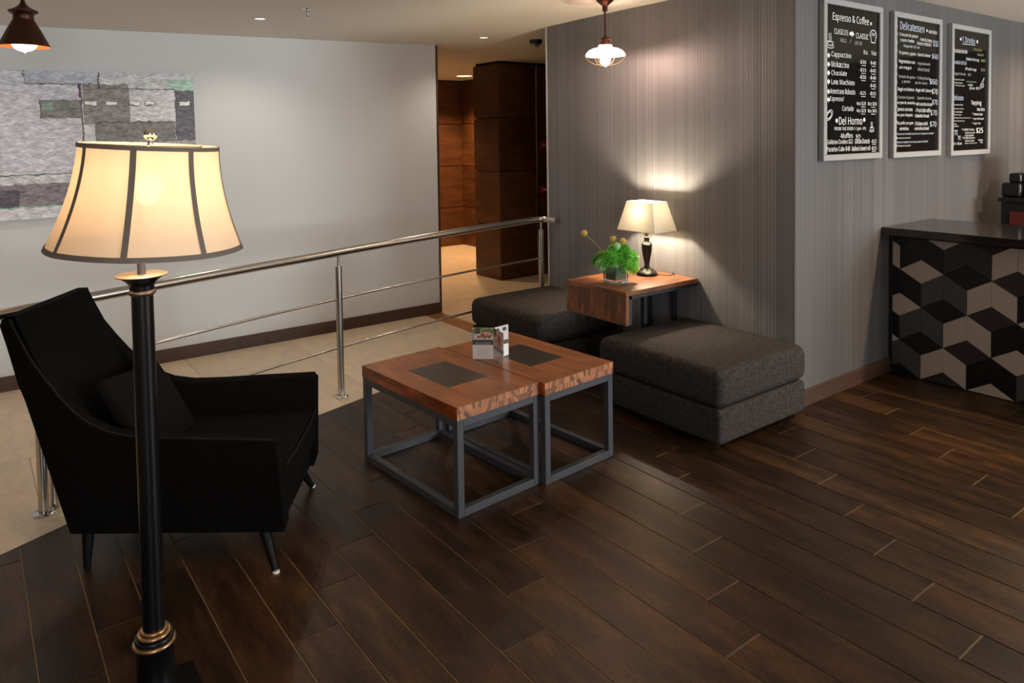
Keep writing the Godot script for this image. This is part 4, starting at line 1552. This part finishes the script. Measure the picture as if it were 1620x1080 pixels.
	# legs
	for q in [[0.006, 0.228, 0.0, 0.236, false], [0.006, -0.228, 0.0, -0.236, false], [0.66, 0.262, 0.722, 0.333, true], [0.66, -0.262, 0.722, -0.333, true]]:
		var a := Vector3(q[0], 0.155, q[1])
		var b := Vector3(q[2], 0.0, q[3])
		var low := b + (a - b).normalized() * (0.008 if q[4] else 0.0)
		st = mb()
		tube(st, [a, a.lerp(low, 0.5), low], 0.024, 14, true, 0.012)
		var lg := obj("leg", st, M.leg_black, t)
		if q[4]:
			st = mb()
			lathe(st, [Vector2(0.0, 0.0), Vector2(0.012, 0.0), Vector2(0.0135, 0.003), Vector2(0.0125, 0.008), Vector2(0, 0.009)], 14, b)
			obj("glide", st, M.glide, lg)
	# pillow leaning in the seat
	var base := t.transform
	var pl := thing("throw_pillow", "black square throw pillow leaning in the black armchair", "pillow", base * Vector3(0.15, 0.515, 0.0))
	pl.transform.basis = base.basis * Basis(Vector3(0, 0, 1), deg_to_rad(33.0)) * Basis(Vector3(1, 0, 0), deg_to_rad(-7.0))
	st = mb()
	var puff := func(q: Vector3, h: Vector3) -> Vector3:
		var ey := 1.0 - pow(absf(q.y) / h.y, 2.2)
		var ez := 1.0 - pow(absf(q.z) / h.z, 2.2)
		q.x *= 0.22 + 0.78 * pow(maxf(ey * ez, 0.0), 0.45)
		q.y *= 1.0 - 0.06 * ez
		q.z *= 1.0 - 0.06 * ey
		return q
	soft(st, Vector3.ZERO, Vector3(0.125, 0.37, 0.43), 0.02, Basis.IDENTITY, puff, 12)
	obj("cushion", st, M.pillow_cloth, pl)
	st = mb()
	tube(st, [Vector3(0, -0.172, -0.202), Vector3(0, -0.169, 0), Vector3(0, -0.172, 0.202), Vector3(0, 0, 0.196), Vector3(0, 0.172, 0.202), Vector3(0, 0.169, 0), Vector3(0, 0.172, -0.202), Vector3(0, 0, -0.196), Vector3(0, -0.172, -0.202)], 0.004, 6)
	obj("piping", st, M.chair_piping, pl)

func poly_area(p: PackedVector2Array) -> float:
	var s := 0.0
	for i in p.size():
		s += p[i].cross(p[(i + 1) % p.size()])
	return s * 0.5

# ------------------------------------------------------------------ lamps
func bulb_mat(c: Color, e: float) -> StandardMaterial3D:
	var m := mat(Color(1, 1, 1), 0.3)
	m.emission_enabled = true
	m.emission = c
	m.emission_energy_multiplier = e
	return m

func lamp_light(parent: Node3D, at: Vector3, e: float, c: Color, r := 0.03) -> void:
	var l := OmniLight3D.new()
	l.name = "bulb_lamp"
	l.position = at
	l.light_energy = e
	l.light_color = c
	l.light_size = r
	l.omni_range = 14.0
	l.omni_attenuation = 2.0
	l.shadow_enabled = true
	parent.add_child(l)

func build_floor_lamp() -> void:
	var t := thing("floor_lamp", "black floor lamp with flared cream shade standing before the armchair", "floor lamp", Vector3(-2.189, 0.112, -0.378))
	t.scale = Vector3.ONE * 0.93
	# square foot, turned with the room
	var st := mb()
	box(st, Vector3(0, -0.104, 0), Vector3(0.285, 0.032, 0.27), 0.004)
	obj("foot_plate", st, M.lamp_black, t)
	st = mb()
	lathe(st, [Vector2(0.060, -0.090), Vector2(0.060, -0.06), Vector2(0.054, -0.052), Vector2(0.0525, 0.105), Vector2(0.056, 0.110)], 40)
	obj("pedestal", st, M.lamp_black, t)
	var rings := [[0.112, 0.0585, 0.006], [0.126, 0.053, 0.0055], [0.138, 0.046, 0.0055], [0.149, 0.038, 0.005]]
	for q in rings:
		st = mb()
		var pr := []
		for i in 9:
			var a := -PI / 2 + PI * i / 8.0
			pr.append(Vector2(q[1] - 0.004 + cos(a) * q[2], q[0] + sin(a) * q[2]))
		pr.push_front(Vector2(0.0266, q[0] - q[2]))
		pr.append(Vector2(0.0266, q[0] + q[2]))
		lathe(st, pr, 40)
		obj("ring", st, M.brass_edge if q[1] != 0.053 else M.lamp_black, t)
	st = mb()
	lathe(st, [Vector2(0.0310, 0.11), Vector2(0.0305, 0.6), Vector2(0.0296, 1.155)], 40)
	obj("pole", st, M.lamp_black, t)
	st = mb()
	lathe(st, [Vector2(0.0296, 1.150), Vector2(0.0363, 1.156), Vector2(0.0381, 1.160), Vector2(0.0363, 1.164), Vector2(0.0319, 1.168)], 40)
	obj("collar", st, M.pewter, t)
	st = mb()
	lathe(st, [Vector2(0.0319, 1.166), Vector2(0.0345, 1.172), Vector2(0.0327, 1.178), Vector2(0.0354, 1.185), Vector2(0.0443, 1.195), Vector2(0.0584, 1.205), Vector2(0.0673, 1.210)], 40)
	obj("capital", st, M.lamp_black, t)
	st = mb()
	lathe(st, [Vector2(0.0620, 1.208), Vector2(0.0699, 1.209), Vector2(0.0708, 1.2115), Vector2(0.0690, 1.2135), Vector2(0.0, 1.2140)], 40)
	obj("cap_disc", st, M.pewter, t)
	st = mb()
	lathe(st, [Vector2(0.0115, 1.212), Vector2(0.0115, 1.42), Vector2(0.0, 1.421)], 20)
	obj("socket", st, M.frame_metal, t)
	# everything above hangs a little askew
	var tilt := Basis(Vector3(0.6, 0, -0.8), 0.0)
	var ax := Vector3(-0.8, 0, -0.6)
	tilt = Basis(ax, deg_to_rad(3.6))
	var T := Transform3D(tilt, Vector3(0.006, 1.14, -0.008) - tilt * Vector3(0, 1.14, 0))
	# shade: a bell profile with six gores
	var shade := MeshInstance3D.new()
	# one rib faces the room a little left of the axis
	var rib0 := atan2(0.17, 0.985) + deg_to_rad(13.0)
	var zb := 1.292
	var zt := 1.592
	var R := func(h: float) -> float:
		var k := clampf((h - zb) / (zt - zb), 0.0, 1.0)
		return lerpf(0.262, 0.186, 1.0 - pow(1.0 - k, 1.75))
	var gore := func(a: float, h: float) -> float:
		# panels lie a little flatter than the round between the ribs
		var w := fposmod(a - rib0, TAU / 8.0) / (TAU / 8.0) - 0.5
		return R.call(h) * (1.0 - 0.014 * (1.0 - 4.0 * w * w))
	st = mb()
	var na := 72
	var nh := 18
	for i in na:
		for j in nh:
			var q := []
			for c in [[i, j], [i + 1, j], [i + 1, j + 1], [i, j + 1]]:
				var a = TAU * c[0] / na
				var h := lerpf(zb, zt, float(c[1]) / nh)
				var r: float = gore.call(a, h)
				var slope: float = (R.call(h + 0.004) - R.call(h - 0.004)) / 0.008
				q.append([Vector3(cos(a) * r, h, sin(a) * r), Vector3(cos(a), -slope, sin(a)).normalized()])
			tri(st, q[0][0], q[1][0], q[2][0], q[0][1], q[1][1], q[2][1])
			tri(st, q[0][0], q[2][0], q[3][0], q[0][1], q[2][1], q[3][1])
	var sm := mat(c8(240, 214, 184), 0.8, 0.0, 0.2)
	sm.backlight_enabled = true
	sm.backlight = Color(0.40, 0.345, 0.275)
	sm.transparency = BaseMaterial3D.TRANSPARENCY_ALPHA
	sm.albedo_color.a = 0.97
	var so := obj("shade", st, sm, t)
	so.transform = T
	var trim := mat(c8(112, 100, 88), 0.7)
	for b in [[zb, 0.013, "lower_band"], [zt - 0.011, 0.011, "upper_band"]]:
		st = mb()
		for i in na:
			var a0 := TAU * i / na
			var a1 := TAU * (i + 1) / na
			var r0: float = gore.call(a0, b[0])
			var r1: float = gore.call(a1, b[0])
			var s0: float = gore.call(a0, b[0] + b[1])
			var s1: float = gore.call(a1, b[0] + b[1])
			for off in [0.0025, -0.0015]:
				var n0 := Vector3(cos(a0), 0.2, sin(a0)).normalized() * signf(off)
				var n1 := Vector3(cos(a1), 0.2, sin(a1)).normalized() * signf(off)
				var A := Vector3(cos(a0) * (r0 + off), b[0] - 0.001, sin(a0) * (r0 + off))
				var B := Vector3(cos(a1) * (r1 + off), b[0] - 0.001, sin(a1) * (r1 + off))
				var C := Vector3(cos(a1) * (s1 + off), b[0] + b[1], sin(a1) * (s1 + off))
				var D := Vector3(cos(a0) * (s0 + off), b[0] + b[1], sin(a0) * (s0 + off))
				tri(st, A, B, C, n0, n1, n1); tri(st, A, C, D, n0, n1, n0)
		obj(b[2], st, trim, so)
	for k in 8:
		var a := rib0 + TAU * k / 8.0
		st = mb()
		for j in nh:
			var h0 := lerpf(zb, zt, float(j) / nh)
			var h1 := lerpf(zb, zt, float(j + 1) / nh)
			var r0: float = R.call(h0) + 0.002
			var r1: float = R.call(h1) + 0.002
			var dv := Vector3(-sin(a), 0, cos(a)) * 0.008
			var rad := Vector3(cos(a), 0, sin(a))
			quad(st, rad * r0 + Vector3(0, h0, 0) - dv, rad * r0 + Vector3(0, h0, 0) + dv, rad * r1 + Vector3(0, h1, 0) + dv, rad * r1 + Vector3(0, h1, 0) - dv, rad)
		obj("rib", st, trim, so)
	# harp arms at the top, finial
	st = mb()
	for k in 3:
		var a := TAU * k / 3.0
		tube(st, [Vector3(0, zt - 0.006, 0), Vector3(cos(a) * 0.183, zt - 0.006, sin(a) * 0.204)], 0.0022, 6)
	obj("spider", st, M.frame_metal, so)
	st = mb()
	lathe(st, [Vector2(0.0071, zt - 0.012), Vector2(0.0089, zt - 0.004), Vector2(0.0053, zt + 0.013)], 16)
	ball(st, Vector3(0, zt + 0.030, 0), 0.0195, 24, 16)
	obj("finial", st, M.chrome, so)
	st = mb()
	ball(st, Vector3(0, 1.462, 0), 0.036, 20, 14, 1.25)
	obj("bulb", st, bulb_mat(Color(1.0, 0.88, 0.70), 14.0), so)
	lamp_light(so, Vector3(0, 1.462, 0), 0.36, Color(1.0, 0.88, 0.73), 0.033)

func build_table_lamp() -> void:
	var t := thing("table_lamp", "black turned table lamp with cream tapered shade on the end table", "table lamp", Vector3(-3.335, 0.665, -3.615))
	var st := mb()
	lathe(st, [Vector2(0.0, 0.0), Vector2(0.068, 0.0), Vector2(0.070, 0.004), Vector2(0.069, 0.016), Vector2(0.064, 0.020), Vector2(0.056, 0.030), Vector2(0.050, 0.032), Vector2(0.044, 0.041), Vector2(0.030, 0.046), Vector2(0.022, 0.052), Vector2(0.0, 0.053)], 40)
	obj("base", st, M.lamp_black, t)
	st = mb()
	lathe(st, [Vector2(0.017, 0.05), Vector2(0.020, 0.058), Vector2(0.015, 0.064), Vector2(0.018, 0.085), Vector2(0.025, 0.118), Vector2(0.031, 0.150), Vector2(0.0345, 0.180), Vector2(0.0355, 0.196), Vector2(0.0365, 0.200), Vector2(0.0355, 0.205), Vector2(0.029, 0.214), Vector2(0.021, 0.220), Vector2(0.018, 0.225), Vector2(0.0175, 0.243), Vector2(0.019, 0.247), Vector2(0.025, 0.252), Vector2(0.024, 0.257), Vector2(0.016, 0.261), Vector2(0.0, 0.262)], 36)
	obj("stem", st, M.lamp_black, t)
	st = mb()
	lathe(st, [Vector2(0.015, 0.261), Vector2(0.016, 0.270), Vector2(0.015, 0.30), Vector2(0.0, 0.301)], 24)
	obj("socket", st, M.chrome, t)
	# cable at the back of the base
	st = mb()
	tube(st, [Vector3(0.05, 0.004, -0.05), Vector3(0.10, 0.004, -0.07), Vector3(0.135, 0.006, -0.08), Vector3(0.152, 0.018, -0.085), Vector3(0.146, 0.03, -0.09), Vector3(0.135, 0.022, -0.10), Vector3(0.14, 0.004, -0.11)], 0.003, 8)
	obj("cable", st, M.black_plastic, t)
	# four-sided tapered shade
	var sm := mat(c8(246, 236, 214), 0.85, 0.0, 0.2)
	sm.backlight_enabled = true
	sm.backlight = Color(0.21, 0.196, 0.17)
	st = mb()
	var y0 := 0.300
	var y1 := 0.490
	var b := [Vector2(0.166, 0.108), Vector2(0.112, 0.074)]
	var ring := func(s: Vector2, y: float) -> Array: return [Vector3(-s.x, y, s.y), Vector3(s.x, y, s.y), Vector3(s.x, y, -s.y), Vector3(-s.x, y, -s.y)]
	var r0: Array = ring.call(b[0], y0)
	var r1: Array = ring.call(b[1], y1)
	for k in 4:
		var q := (k + 1) % 4
		var nn: Vector3 = (r0[q] - r0[k]).cross(r1[k] - r0[k]).normalized()
		quad(st, r0[k], r0[q], r1[q], r1[k], nn)
	var so := obj("shade", st, sm, t)
	var tm := mat(c8(214, 202, 176), 0.8)
	for e in [[r0, "lower_edge"], [r1, "upper_edge"]]:
		st = mb()
		var loop: Array = e[0].duplicate()
		loop.append(loop[0])
		for k in 4:
			tube(st, [loop[k], loop[k + 1]], 0.0016, 6)
		obj(e[1], st, tm, so)
	st = mb()
	for k in 4:
		tube(st, [r0[k], r1[k]], 0.0012, 6)
	obj("seam", st, tm, so)
	st = mb()
	ball(st, Vector3(0, 0.418, 0), 0.028, 18, 12, 1.15)
	lathe(st, [Vector2(0.012, 0.30), Vector2(0.013, 0.36), Vector2(0.018, 0.398)], 14)
	obj("bulb", st, bulb_mat(Color(1.0, 0.92, 0.78), 10.0), t)
	lamp_light(t, Vector3(0, 0.418, 0), 1.0, Color(1.0, 0.92, 0.80), 0.027)

func build_pendants() -> void:
	# caged pendant near the wallpaper
	var x := -3.5
	var z := -3.41
	var t := thing("pendant_lamp", "bronze pendant lamp with white glass and wire cage before the striped wall", "pendant lamp", Vector3(x, 2.047, z))
	var o := -2.047
	var st := mb()
	lathe(st, [Vector2(0.016, 2.412 + o), Vector2(0.018, 2.448 + o), Vector2(0.026, 2.452 + o), Vector2(0.055, 2.478 + o), Vector2(0.058, 2.487 + o)], 28)
	obj("canopy", st, M.bronze, t)
	st = mb()
	tube(st, [Vector3(0, 2.24 + o, 0), Vector3(0, 2.42 + o, 0)], 0.0065, 14)
	obj("rod", st, M.bronze, t)
	st = mb()
	lathe(st, [Vector2(0.030, 2.188 + o), Vector2(0.031, 2.222 + o), Vector2(0.037, 2.224 + o), Vector2(0.028, 2.238 + o), Vector2(0.012, 2.248 + o), Vector2(0.010, 2.256 + o), Vector2(0.0, 2.257 + o)], 28)
	obj("cap", st, M.bronze, t)
	st = mb()
	lathe(st, [Vector2(0.129, 2.118 + o), Vector2(0.131, 2.124 + o), Vector2(0.126, 2.136 + o), Vector2(0.110, 2.154 + o), Vector2(0.085, 2.166 + o), Vector2(0.058, 2.171 + o), Vector2(0.047, 2.176 + o), Vector2(0.044, 2.190 + o)], 40)
	var gm := mat(c8(240, 232, 222), 0.4)
	gm.backlight_enabled = true
	gm.backlight = Color(1, 0.94, 0.86)
	obj("shade", st, gm, t)
	st = mb()
	var loop := []
	for i in 41:
		var a := TAU * i / 40.0
		loop.append(Vector3(cos(a) * 0.131, 2.118 + o, sin(a) * 0.131))
	tube(st, loop, 0.0022, 8, false)
	obj("rim_wire", st, M.bronze, t)
	for k in 6:
		var a := TAU * k / 6.0 + 0.2
		st = mb()
		var pts := []
		for i in 8:
			var s := i / 7.0
			pts.append(Vector3(cos(a), 0, sin(a)) * lerpf(0.131, 0.034, pow(s, 1.35)) + Vector3(0, 2.118 + o - 0.058 * sin(s * PI / 2), 0))
		tube(st, pts, 0.0018, 6)
		obj("cage_wire", st, M.brass_edge, t)
	st = mb()
	loop = []
	for i in 25:
		var a := TAU * i / 24.0
		loop.append(Vector3(cos(a) * 0.034, 2.060 + o, sin(a) * 0.034))
	tube(st, loop, 0.0018, 6, false)
	obj("lower_wire", st, M.brass_edge, t)
	st = mb()
	lathe(st, [Vector2(0.0, 2.046 + o), Vector2(0.006, 2.052 + o), Vector2(0.024, 2.064 + o), Vector2(0.032, 2.078 + o), Vector2(0.034, 2.095 + o), Vector2(0.030, 2.125 + o), Vector2(0.024, 2.15 + o), Vector2(0.02, 2.18 + o)], 24)
	obj("bulb", st, bulb_mat(Color(1.0, 0.88, 0.76), 9.0), t)
	lamp_light(t, Vector3(0, 2.095 + o, 0), 0.36, Color(1.0, 0.84, 0.76), 0.03)
	# cone pendant at the upper left
	x = -4.391
	z = -0.268
	t = thing("pendant_lamp", "bronze cone pendant lamp with frosted bulb above the armchair", "pendant lamp", Vector3(x, 2.06, z))
	o = -2.06
	var cy := ceil_y(x, z)
	st = mb()
	lathe(st, [Vector2(0.016, cy - 0.07 + o), Vector2(0.018, cy - 0.035 + o), Vector2(0.055, cy - 0.008 + o), Vector2(0.058, cy + o)], 28)
	obj("canopy", st, M.bronze, t)
	st = mb()
	tube(st, [Vector3(0, 2.30 + o, 0), Vector3(0, cy - 0.03 + o, 0)], 0.0065, 14)
	obj("rod", st, M.bronze, t)
	st = mb()
	lathe(st, [Vector2(0.0462, 2.212 + o), Vector2(0.0445, 2.235 + o), Vector2(0.0504, 2.243 + o), Vector2(0.0647, 2.250 + o), Vector2(0.0638, 2.258 + o), Vector2(0.0420, 2.268 + o), Vector2(0.0218, 2.282 + o), Vector2(0.0118, 2.296 + o), Vector2(0.0084, 2.312 + o), Vector2(0.0, 2.313 + o)], 36)
	obj("cap", st, M.bronze, t)
	st = mb()
	lathe(st, [Vector2(0.1109, 2.080 + o), Vector2(0.1126, 2.083 + o), Vector2(0.1058, 2.094 + o), Vector2(0.0756, 2.158 + o), Vector2(0.0462, 2.214 + o)], 48)
	obj("shade", st, M.bronze, t)
	st = mb()
	lathe(st, [Vector2(0.0445, 2.212 + o), Vector2(0.0739, 2.156 + o), Vector2(0.1042, 2.093 + o), Vector2(0.1109, 2.080 + o)], 48)
	obj("shade_lining", st, M.copper_in, t)
	st = mb()
	ball(st, Vector3(0, 2.098 + o, 0), 0.056, 24, 16, 0.75)
	ball(st, Vector3(0, 2.056 + o, 0), 0.007, 12, 8)
	obj("bulb", st, bulb_mat(Color(1.0, 0.9, 0.78), 5.0), t)
	lamp_light(t, Vector3(0, 2.108 + o, 0), 0.12, Color(1.0, 0.80, 0.62), 0.04)

# ------------------------------------------------------------------ vase and menu
func build_vase() -> void:
	var v := thing("vase", "square clear glass vase with dark green filling on the end table", "vase", Vector3(-3.295, 0.665, -3.285))
	var st := mb()
	# solid glass cube with a hollow: outer block and inner walls
	var w := 0.055
	var h := 0.105
	var outer := PackedVector2Array([Vector2(-w, -w), Vector2(w, -w), Vector2(w, w), Vector2(-w, w)])
	for k in 4:
		var a := outer[k]
		var b := outer[(k + 1) % 4]
		var n := Vector3(a.x + b.x, 0, a.y + b.y).normalized()
		quad(st, Vector3(a.x, 0.001, a.y), Vector3(b.x, 0.001, b.y), Vector3(b.x, h, b.y), Vector3(a.x, h, a.y), n)
		var c := a * 0.86
		var d := b * 0.86
		quad(st, Vector3(c.x, 0.022, c.y), Vector3(d.x, 0.022, d.y), Vector3(d.x, h, d.y), Vector3(c.x, h, c.y), -n)
		quad(st, Vector3(a.x, h, a.y), Vector3(b.x, h, b.y), Vector3(d.x, h, d.y), Vector3(c.x, h, c.y), Vector3.UP)
	quad(st, Vector3(-w, 0.001, -w), Vector3(w, 0.001, -w), Vector3(w, 0.001, w), Vector3(-w, 0.001, w), Vector3.DOWN)
	var iw := w * 0.86
	quad(st, Vector3(-iw, 0.022, -iw), Vector3(iw, 0.022, -iw), Vector3(iw, 0.022, iw), Vector3(-iw, 0.022, iw), Vector3.UP)
	obj("glass", st, M.glass, v)
	st = mb()
	box2(st, Vector3(-iw + 0.001, 0.023, -iw + 0.001), Vector3(iw - 0.001, 0.095, iw - 0.001), 0.004)
	obj("leaf_filling", st, M.soil, v)
	# bouquet
	var p := thing("bouquet", "green bouquet of spiky blooms with yellow ball flowers in the glass vase", "flowers", Vector3(-3.295, 0.76, -3.285))
	p.scale = Vector3.ONE * 1.18
	var rr := RandomNumberGenerator.new()
	rr.seed = 77
	var heads := [[Vector3(0.02, 0.06, 0.045), 0.062, 0], [Vector3(-0.01, 0.075, 0.0), 0.055, 0], [Vector3(0.05, 0.055, -0.055), 0.056, 1], [Vector3(0.06, 0.03, -0.03), 0.05, 1], [Vector3(-0.055, 0.045, 0.05), 0.042, 2], [Vector3(-0.075, 0.05, 0.02), 0.045, 4], [Vector3(-0.03, 0.03, 0.07), 0.042, 3], [Vector3(0.01, 0.085, -0.05), 0.04, 1], [Vector3(-0.04, 0.085, -0.02), 0.04, 4], [Vector3(0.035, 0.10, -0.03), 0.035, 1], [Vector3(0.055, 0.0, -0.075), 0.036, 1], [Vector3(-0.09, 0.03, 0.045), 0.035, 2]]
	for hd in heads:
		st = mb()
		var c: Vector3 = hd[0]
		var r: float = hd[1]
		ball(st, c, r * 0.55, 12, 8)
		for i in 260:
			var d := Vector3(rr.randfn(), rr.randfn() + 0.25, rr.randfn()).normalized()
			var side := d.cross(Vector3(rr.randf() - 0.5, rr.randf() - 0.5, rr.randf() - 0.5)).normalized() * 0.0026
			var l := r * rr.randf_range(0.82, 1.12)
			var bend := Vector3(0, -0.18 * l, 0)
			var a := c + d * r * 0.45
			var m := c + d * l * 0.8 + bend * 0.2
			var e := c + d * l + bend
			var nn := d.cross(side).normalized()
			quad(st, a - side * 0.6, a + side * 0.6, m + side, m - side, nn)
			tri(st, m - side, m + side, e, nn, nn, nn)
		obj("bloom", st, M.leaf[hd[2]], p)
	for q in [[Vector3(-0.225, 0.165, 0.02), 0.0175], [Vector3(-0.012, 0.150, 0.005), 0.019], [Vector3(0.040, 0.145, -0.015), 0.018]]:
		st = mb()
		ball(st, q[0], q[1], 16, 10)
		for i in 90:
			var d := Vector3(rr.randfn(), rr.randfn(), rr.randfn()).normalized()
			ball(st, q[0] + d * q[1], 0.0022, 5, 3)
		var b := obj("yellow_ball", st, M.yellow_ball, p)
		st = mb()
		var g: Vector3 = q[0]
		tube(st, [Vector3(g.x * 0.12, 0.02, g.z * 0.12), g * 0.55 + Vector3(0, 0.012, 0), g], 0.0018, 6)
		obj("stem", st, M.stem, b)
	st = mb()
	ball(st, Vector3(0.018, 0.118, 0.008), 0.021, 16, 10)
	obj("green_ball", st, M.leaf[3], p)

func build_menu_holder() -> void:
	var at := Vector3(-2.988, 0.475, -2.112)
	var t := thing("menu_holder", "clear three-wing table menu holder with food pictures on the coffee tables", "menu holder", at)
	var ends := [Vector3(-0.071, 0, 0.083), Vector3(0.115, 0, 0.024), Vector3(-0.010, 0, -0.10)]
	var h := 0.162
	# the printed sheets
	var sheet := func(kind: int) -> ImageTexture:
		var W := 128
		var H := 184
		var im := Image.create(W, H, false, Image.FORMAT_RGB8)
		im.fill(c8(244, 242, 240))
		var rr := RandomNumberGenerator.new()
		rr.seed = 900 + kind
		if kind == 0:
			im.fill_rect(Rect2i(0, 0, W, 68), c8(200, 196, 188))
			for i in 60:
				blob(im, rr.randf() * W, rr.randf() * 30, 4 + rr.randf() * 7, 3 + rr.randf() * 5, [c8(70, 140, 40), c8(110, 175, 60), c8(48, 104, 34), c8(178, 40, 28)][0 if i % 7 else 3])
			blob(im, 74, 50, 62, 24, c8(232, 230, 226))
			for i in 50:
				blob(im, 72 + rr.randfn() * 22, 48 + rr.randfn() * 7, 5 + rr.randf() * 6, 2 + rr.randf() * 3, [c8(200, 70, 30), c8(222, 110, 52), c8(140, 40, 24), c8(80, 120, 40)][i % 4])
			blob(im, 84, 20, 20, 9, c8(190, 34, 26))
			blob(im, 84, 28, 22, 7, c8(232, 190, 160))
			im.fill_rect(Rect2i(18, 0, 30, 34), c8(22, 18, 18))
			blob(im, 30, 20, 4, 4, c8(190, 40, 40))
			im.fill_rect(Rect2i(0, 70, W, 30), c8(20, 20, 26))
			for i in 9:
				var y := 112 + i * 7
				var w := int(40 + rr.randf() * 50)
				if i != 1:
					im.fill_rect(Rect2i((W - w) / 2, y, w, 1), c8(168, 164, 166))
			im.fill_rect(Rect2i(8, 178, W - 16, 1), c8(190, 188, 190))
		elif kind == 1:
			im.fill_rect(Rect2i(0, 0, W, 100), c8(206, 178, 160))
			im.fill_rect(Rect2i(0, 0, 40, 40), c8(60, 48, 42))
			blob(im, 78, 60, 26, 40, c8(178, 74, 40))
			blob(im, 86, 76, 16, 22, c8(196, 50, 30))
			im.fill_rect(Rect2i(0, 100, W, 24), c8(92, 92, 96))
			im.fill_rect(Rect2i(0, 124, W, 60), c8(214, 204, 200))
		else:
			im.fill_rect(Rect2i(0, 0, W, 84), c8(220, 214, 210))
			blob(im, 30, 24, 18, 16, c8(40, 32, 30))
			blob(im, 92, 20, 20, 12, c8(48, 44, 44))
			blob(im, 50, 62, 22, 20, c8(120, 50, 40))
			blob(im, 50, 62, 12, 11, c8(226, 216, 210))
			im.fill_rect(Rect2i(30, 86, W - 30, 26), c8(18, 18, 20))
		return ImageTexture.create_from_image(im)
	for k in 3:
		var e: Vector3 = ends[k]
		var L := e.length()
		var dir := e / L
		var nn := dir.cross(Vector3.UP)
		if nn.dot(Vector3(0.8, 0, 0.6)) < 0:
			nn = -nn
		var st := mb()
		for sg in [1.0, -1.0]:
			var o: Vector3 = nn * sg * 0.0024
			quad(st, o, e + o, e + o + Vector3(0, h, 0), o + Vector3(0, h, 0), nn * sg)
		quad(st, e + nn * 0.0024, e - nn * 0.0024, e - nn * 0.0024 + Vector3(0, h, 0), e + nn * 0.0024 + Vector3(0, h, 0), dir)
		quad(st, nn * 0.0024 + Vector3(0, h, 0), e + nn * 0.0024 + Vector3(0, h, 0), e - nn * 0.0024 + Vector3(0, h, 0), -nn * 0.0024 + Vector3(0, h, 0), Vector3.UP)
		var wing := obj("wing", st, M.acrylic, t)
		var pm := mat(Color.WHITE, 0.4)
		pm.albedo_texture = sheet.call(k)
		pm.texture_repeat = false
		pm.backlight_enabled = true
		pm.backlight = Color(0.5, 0.5, 0.5)
		st = mb()
		# print reads left to right as seen from its front
		var a := dir * 0.004
		var b := e - dir * 0.002
		var right := Vector3.UP.cross(nn)
		if (b - a).dot(right) < 0:
			var q := a
			a = b
			b = q
		quad(st, a + Vector3(0, 0.002, 0) + nn * 0.0016, b + Vector3(0, 0.002, 0) + nn * 0.0016, b + Vector3(0, h - 0.002, 0) + nn * 0.0016, a + Vector3(0, h - 0.002, 0) + nn * 0.0016, nn, Vector2(0, 1), Vector2(1, 1), Vector2(1, 0), Vector2(0, 0))
		quad(st, a + Vector3(0, 0.002, 0) - nn * 0.0016, b + Vector3(0, 0.002, 0) - nn * 0.0016, b + Vector3(0, h - 0.002, 0) - nn * 0.0016, a + Vector3(0, h - 0.002, 0) - nn * 0.0016, -nn, Vector2(1, 1), Vector2(0, 1), Vector2(0, 0), Vector2(1, 0))
		obj("card", st, pm, wing)
		if k == 0:
			var tn := Node3D.new()
			tn.name = "heading"
			tn.position = a + nn * 0.0018
			tn.basis = Basis((b - a).normalized(), Vector3.UP, nn)
			wing.add_child(tn)
			lettering(tn, "DELICATESSEN", 0.015, h * 0.475, 0.075, 0.010, M.chalk)

func blob(im: Image, cx: float, cy: float, rx: float, ry: float, c: Color) -> void:
	for y in range(maxi(0, int(cy - ry)), mini(im.get_height(), int(cy + ry) + 1)):
		for x in range(maxi(0, int(cx - rx)), mini(im.get_width(), int(cx + rx) + 1)):
			var d := Vector2((x - cx) / rx, (y - cy) / ry)
			if d.length_squared() <= 1.0:
				im.set_pixel(x, y, c)
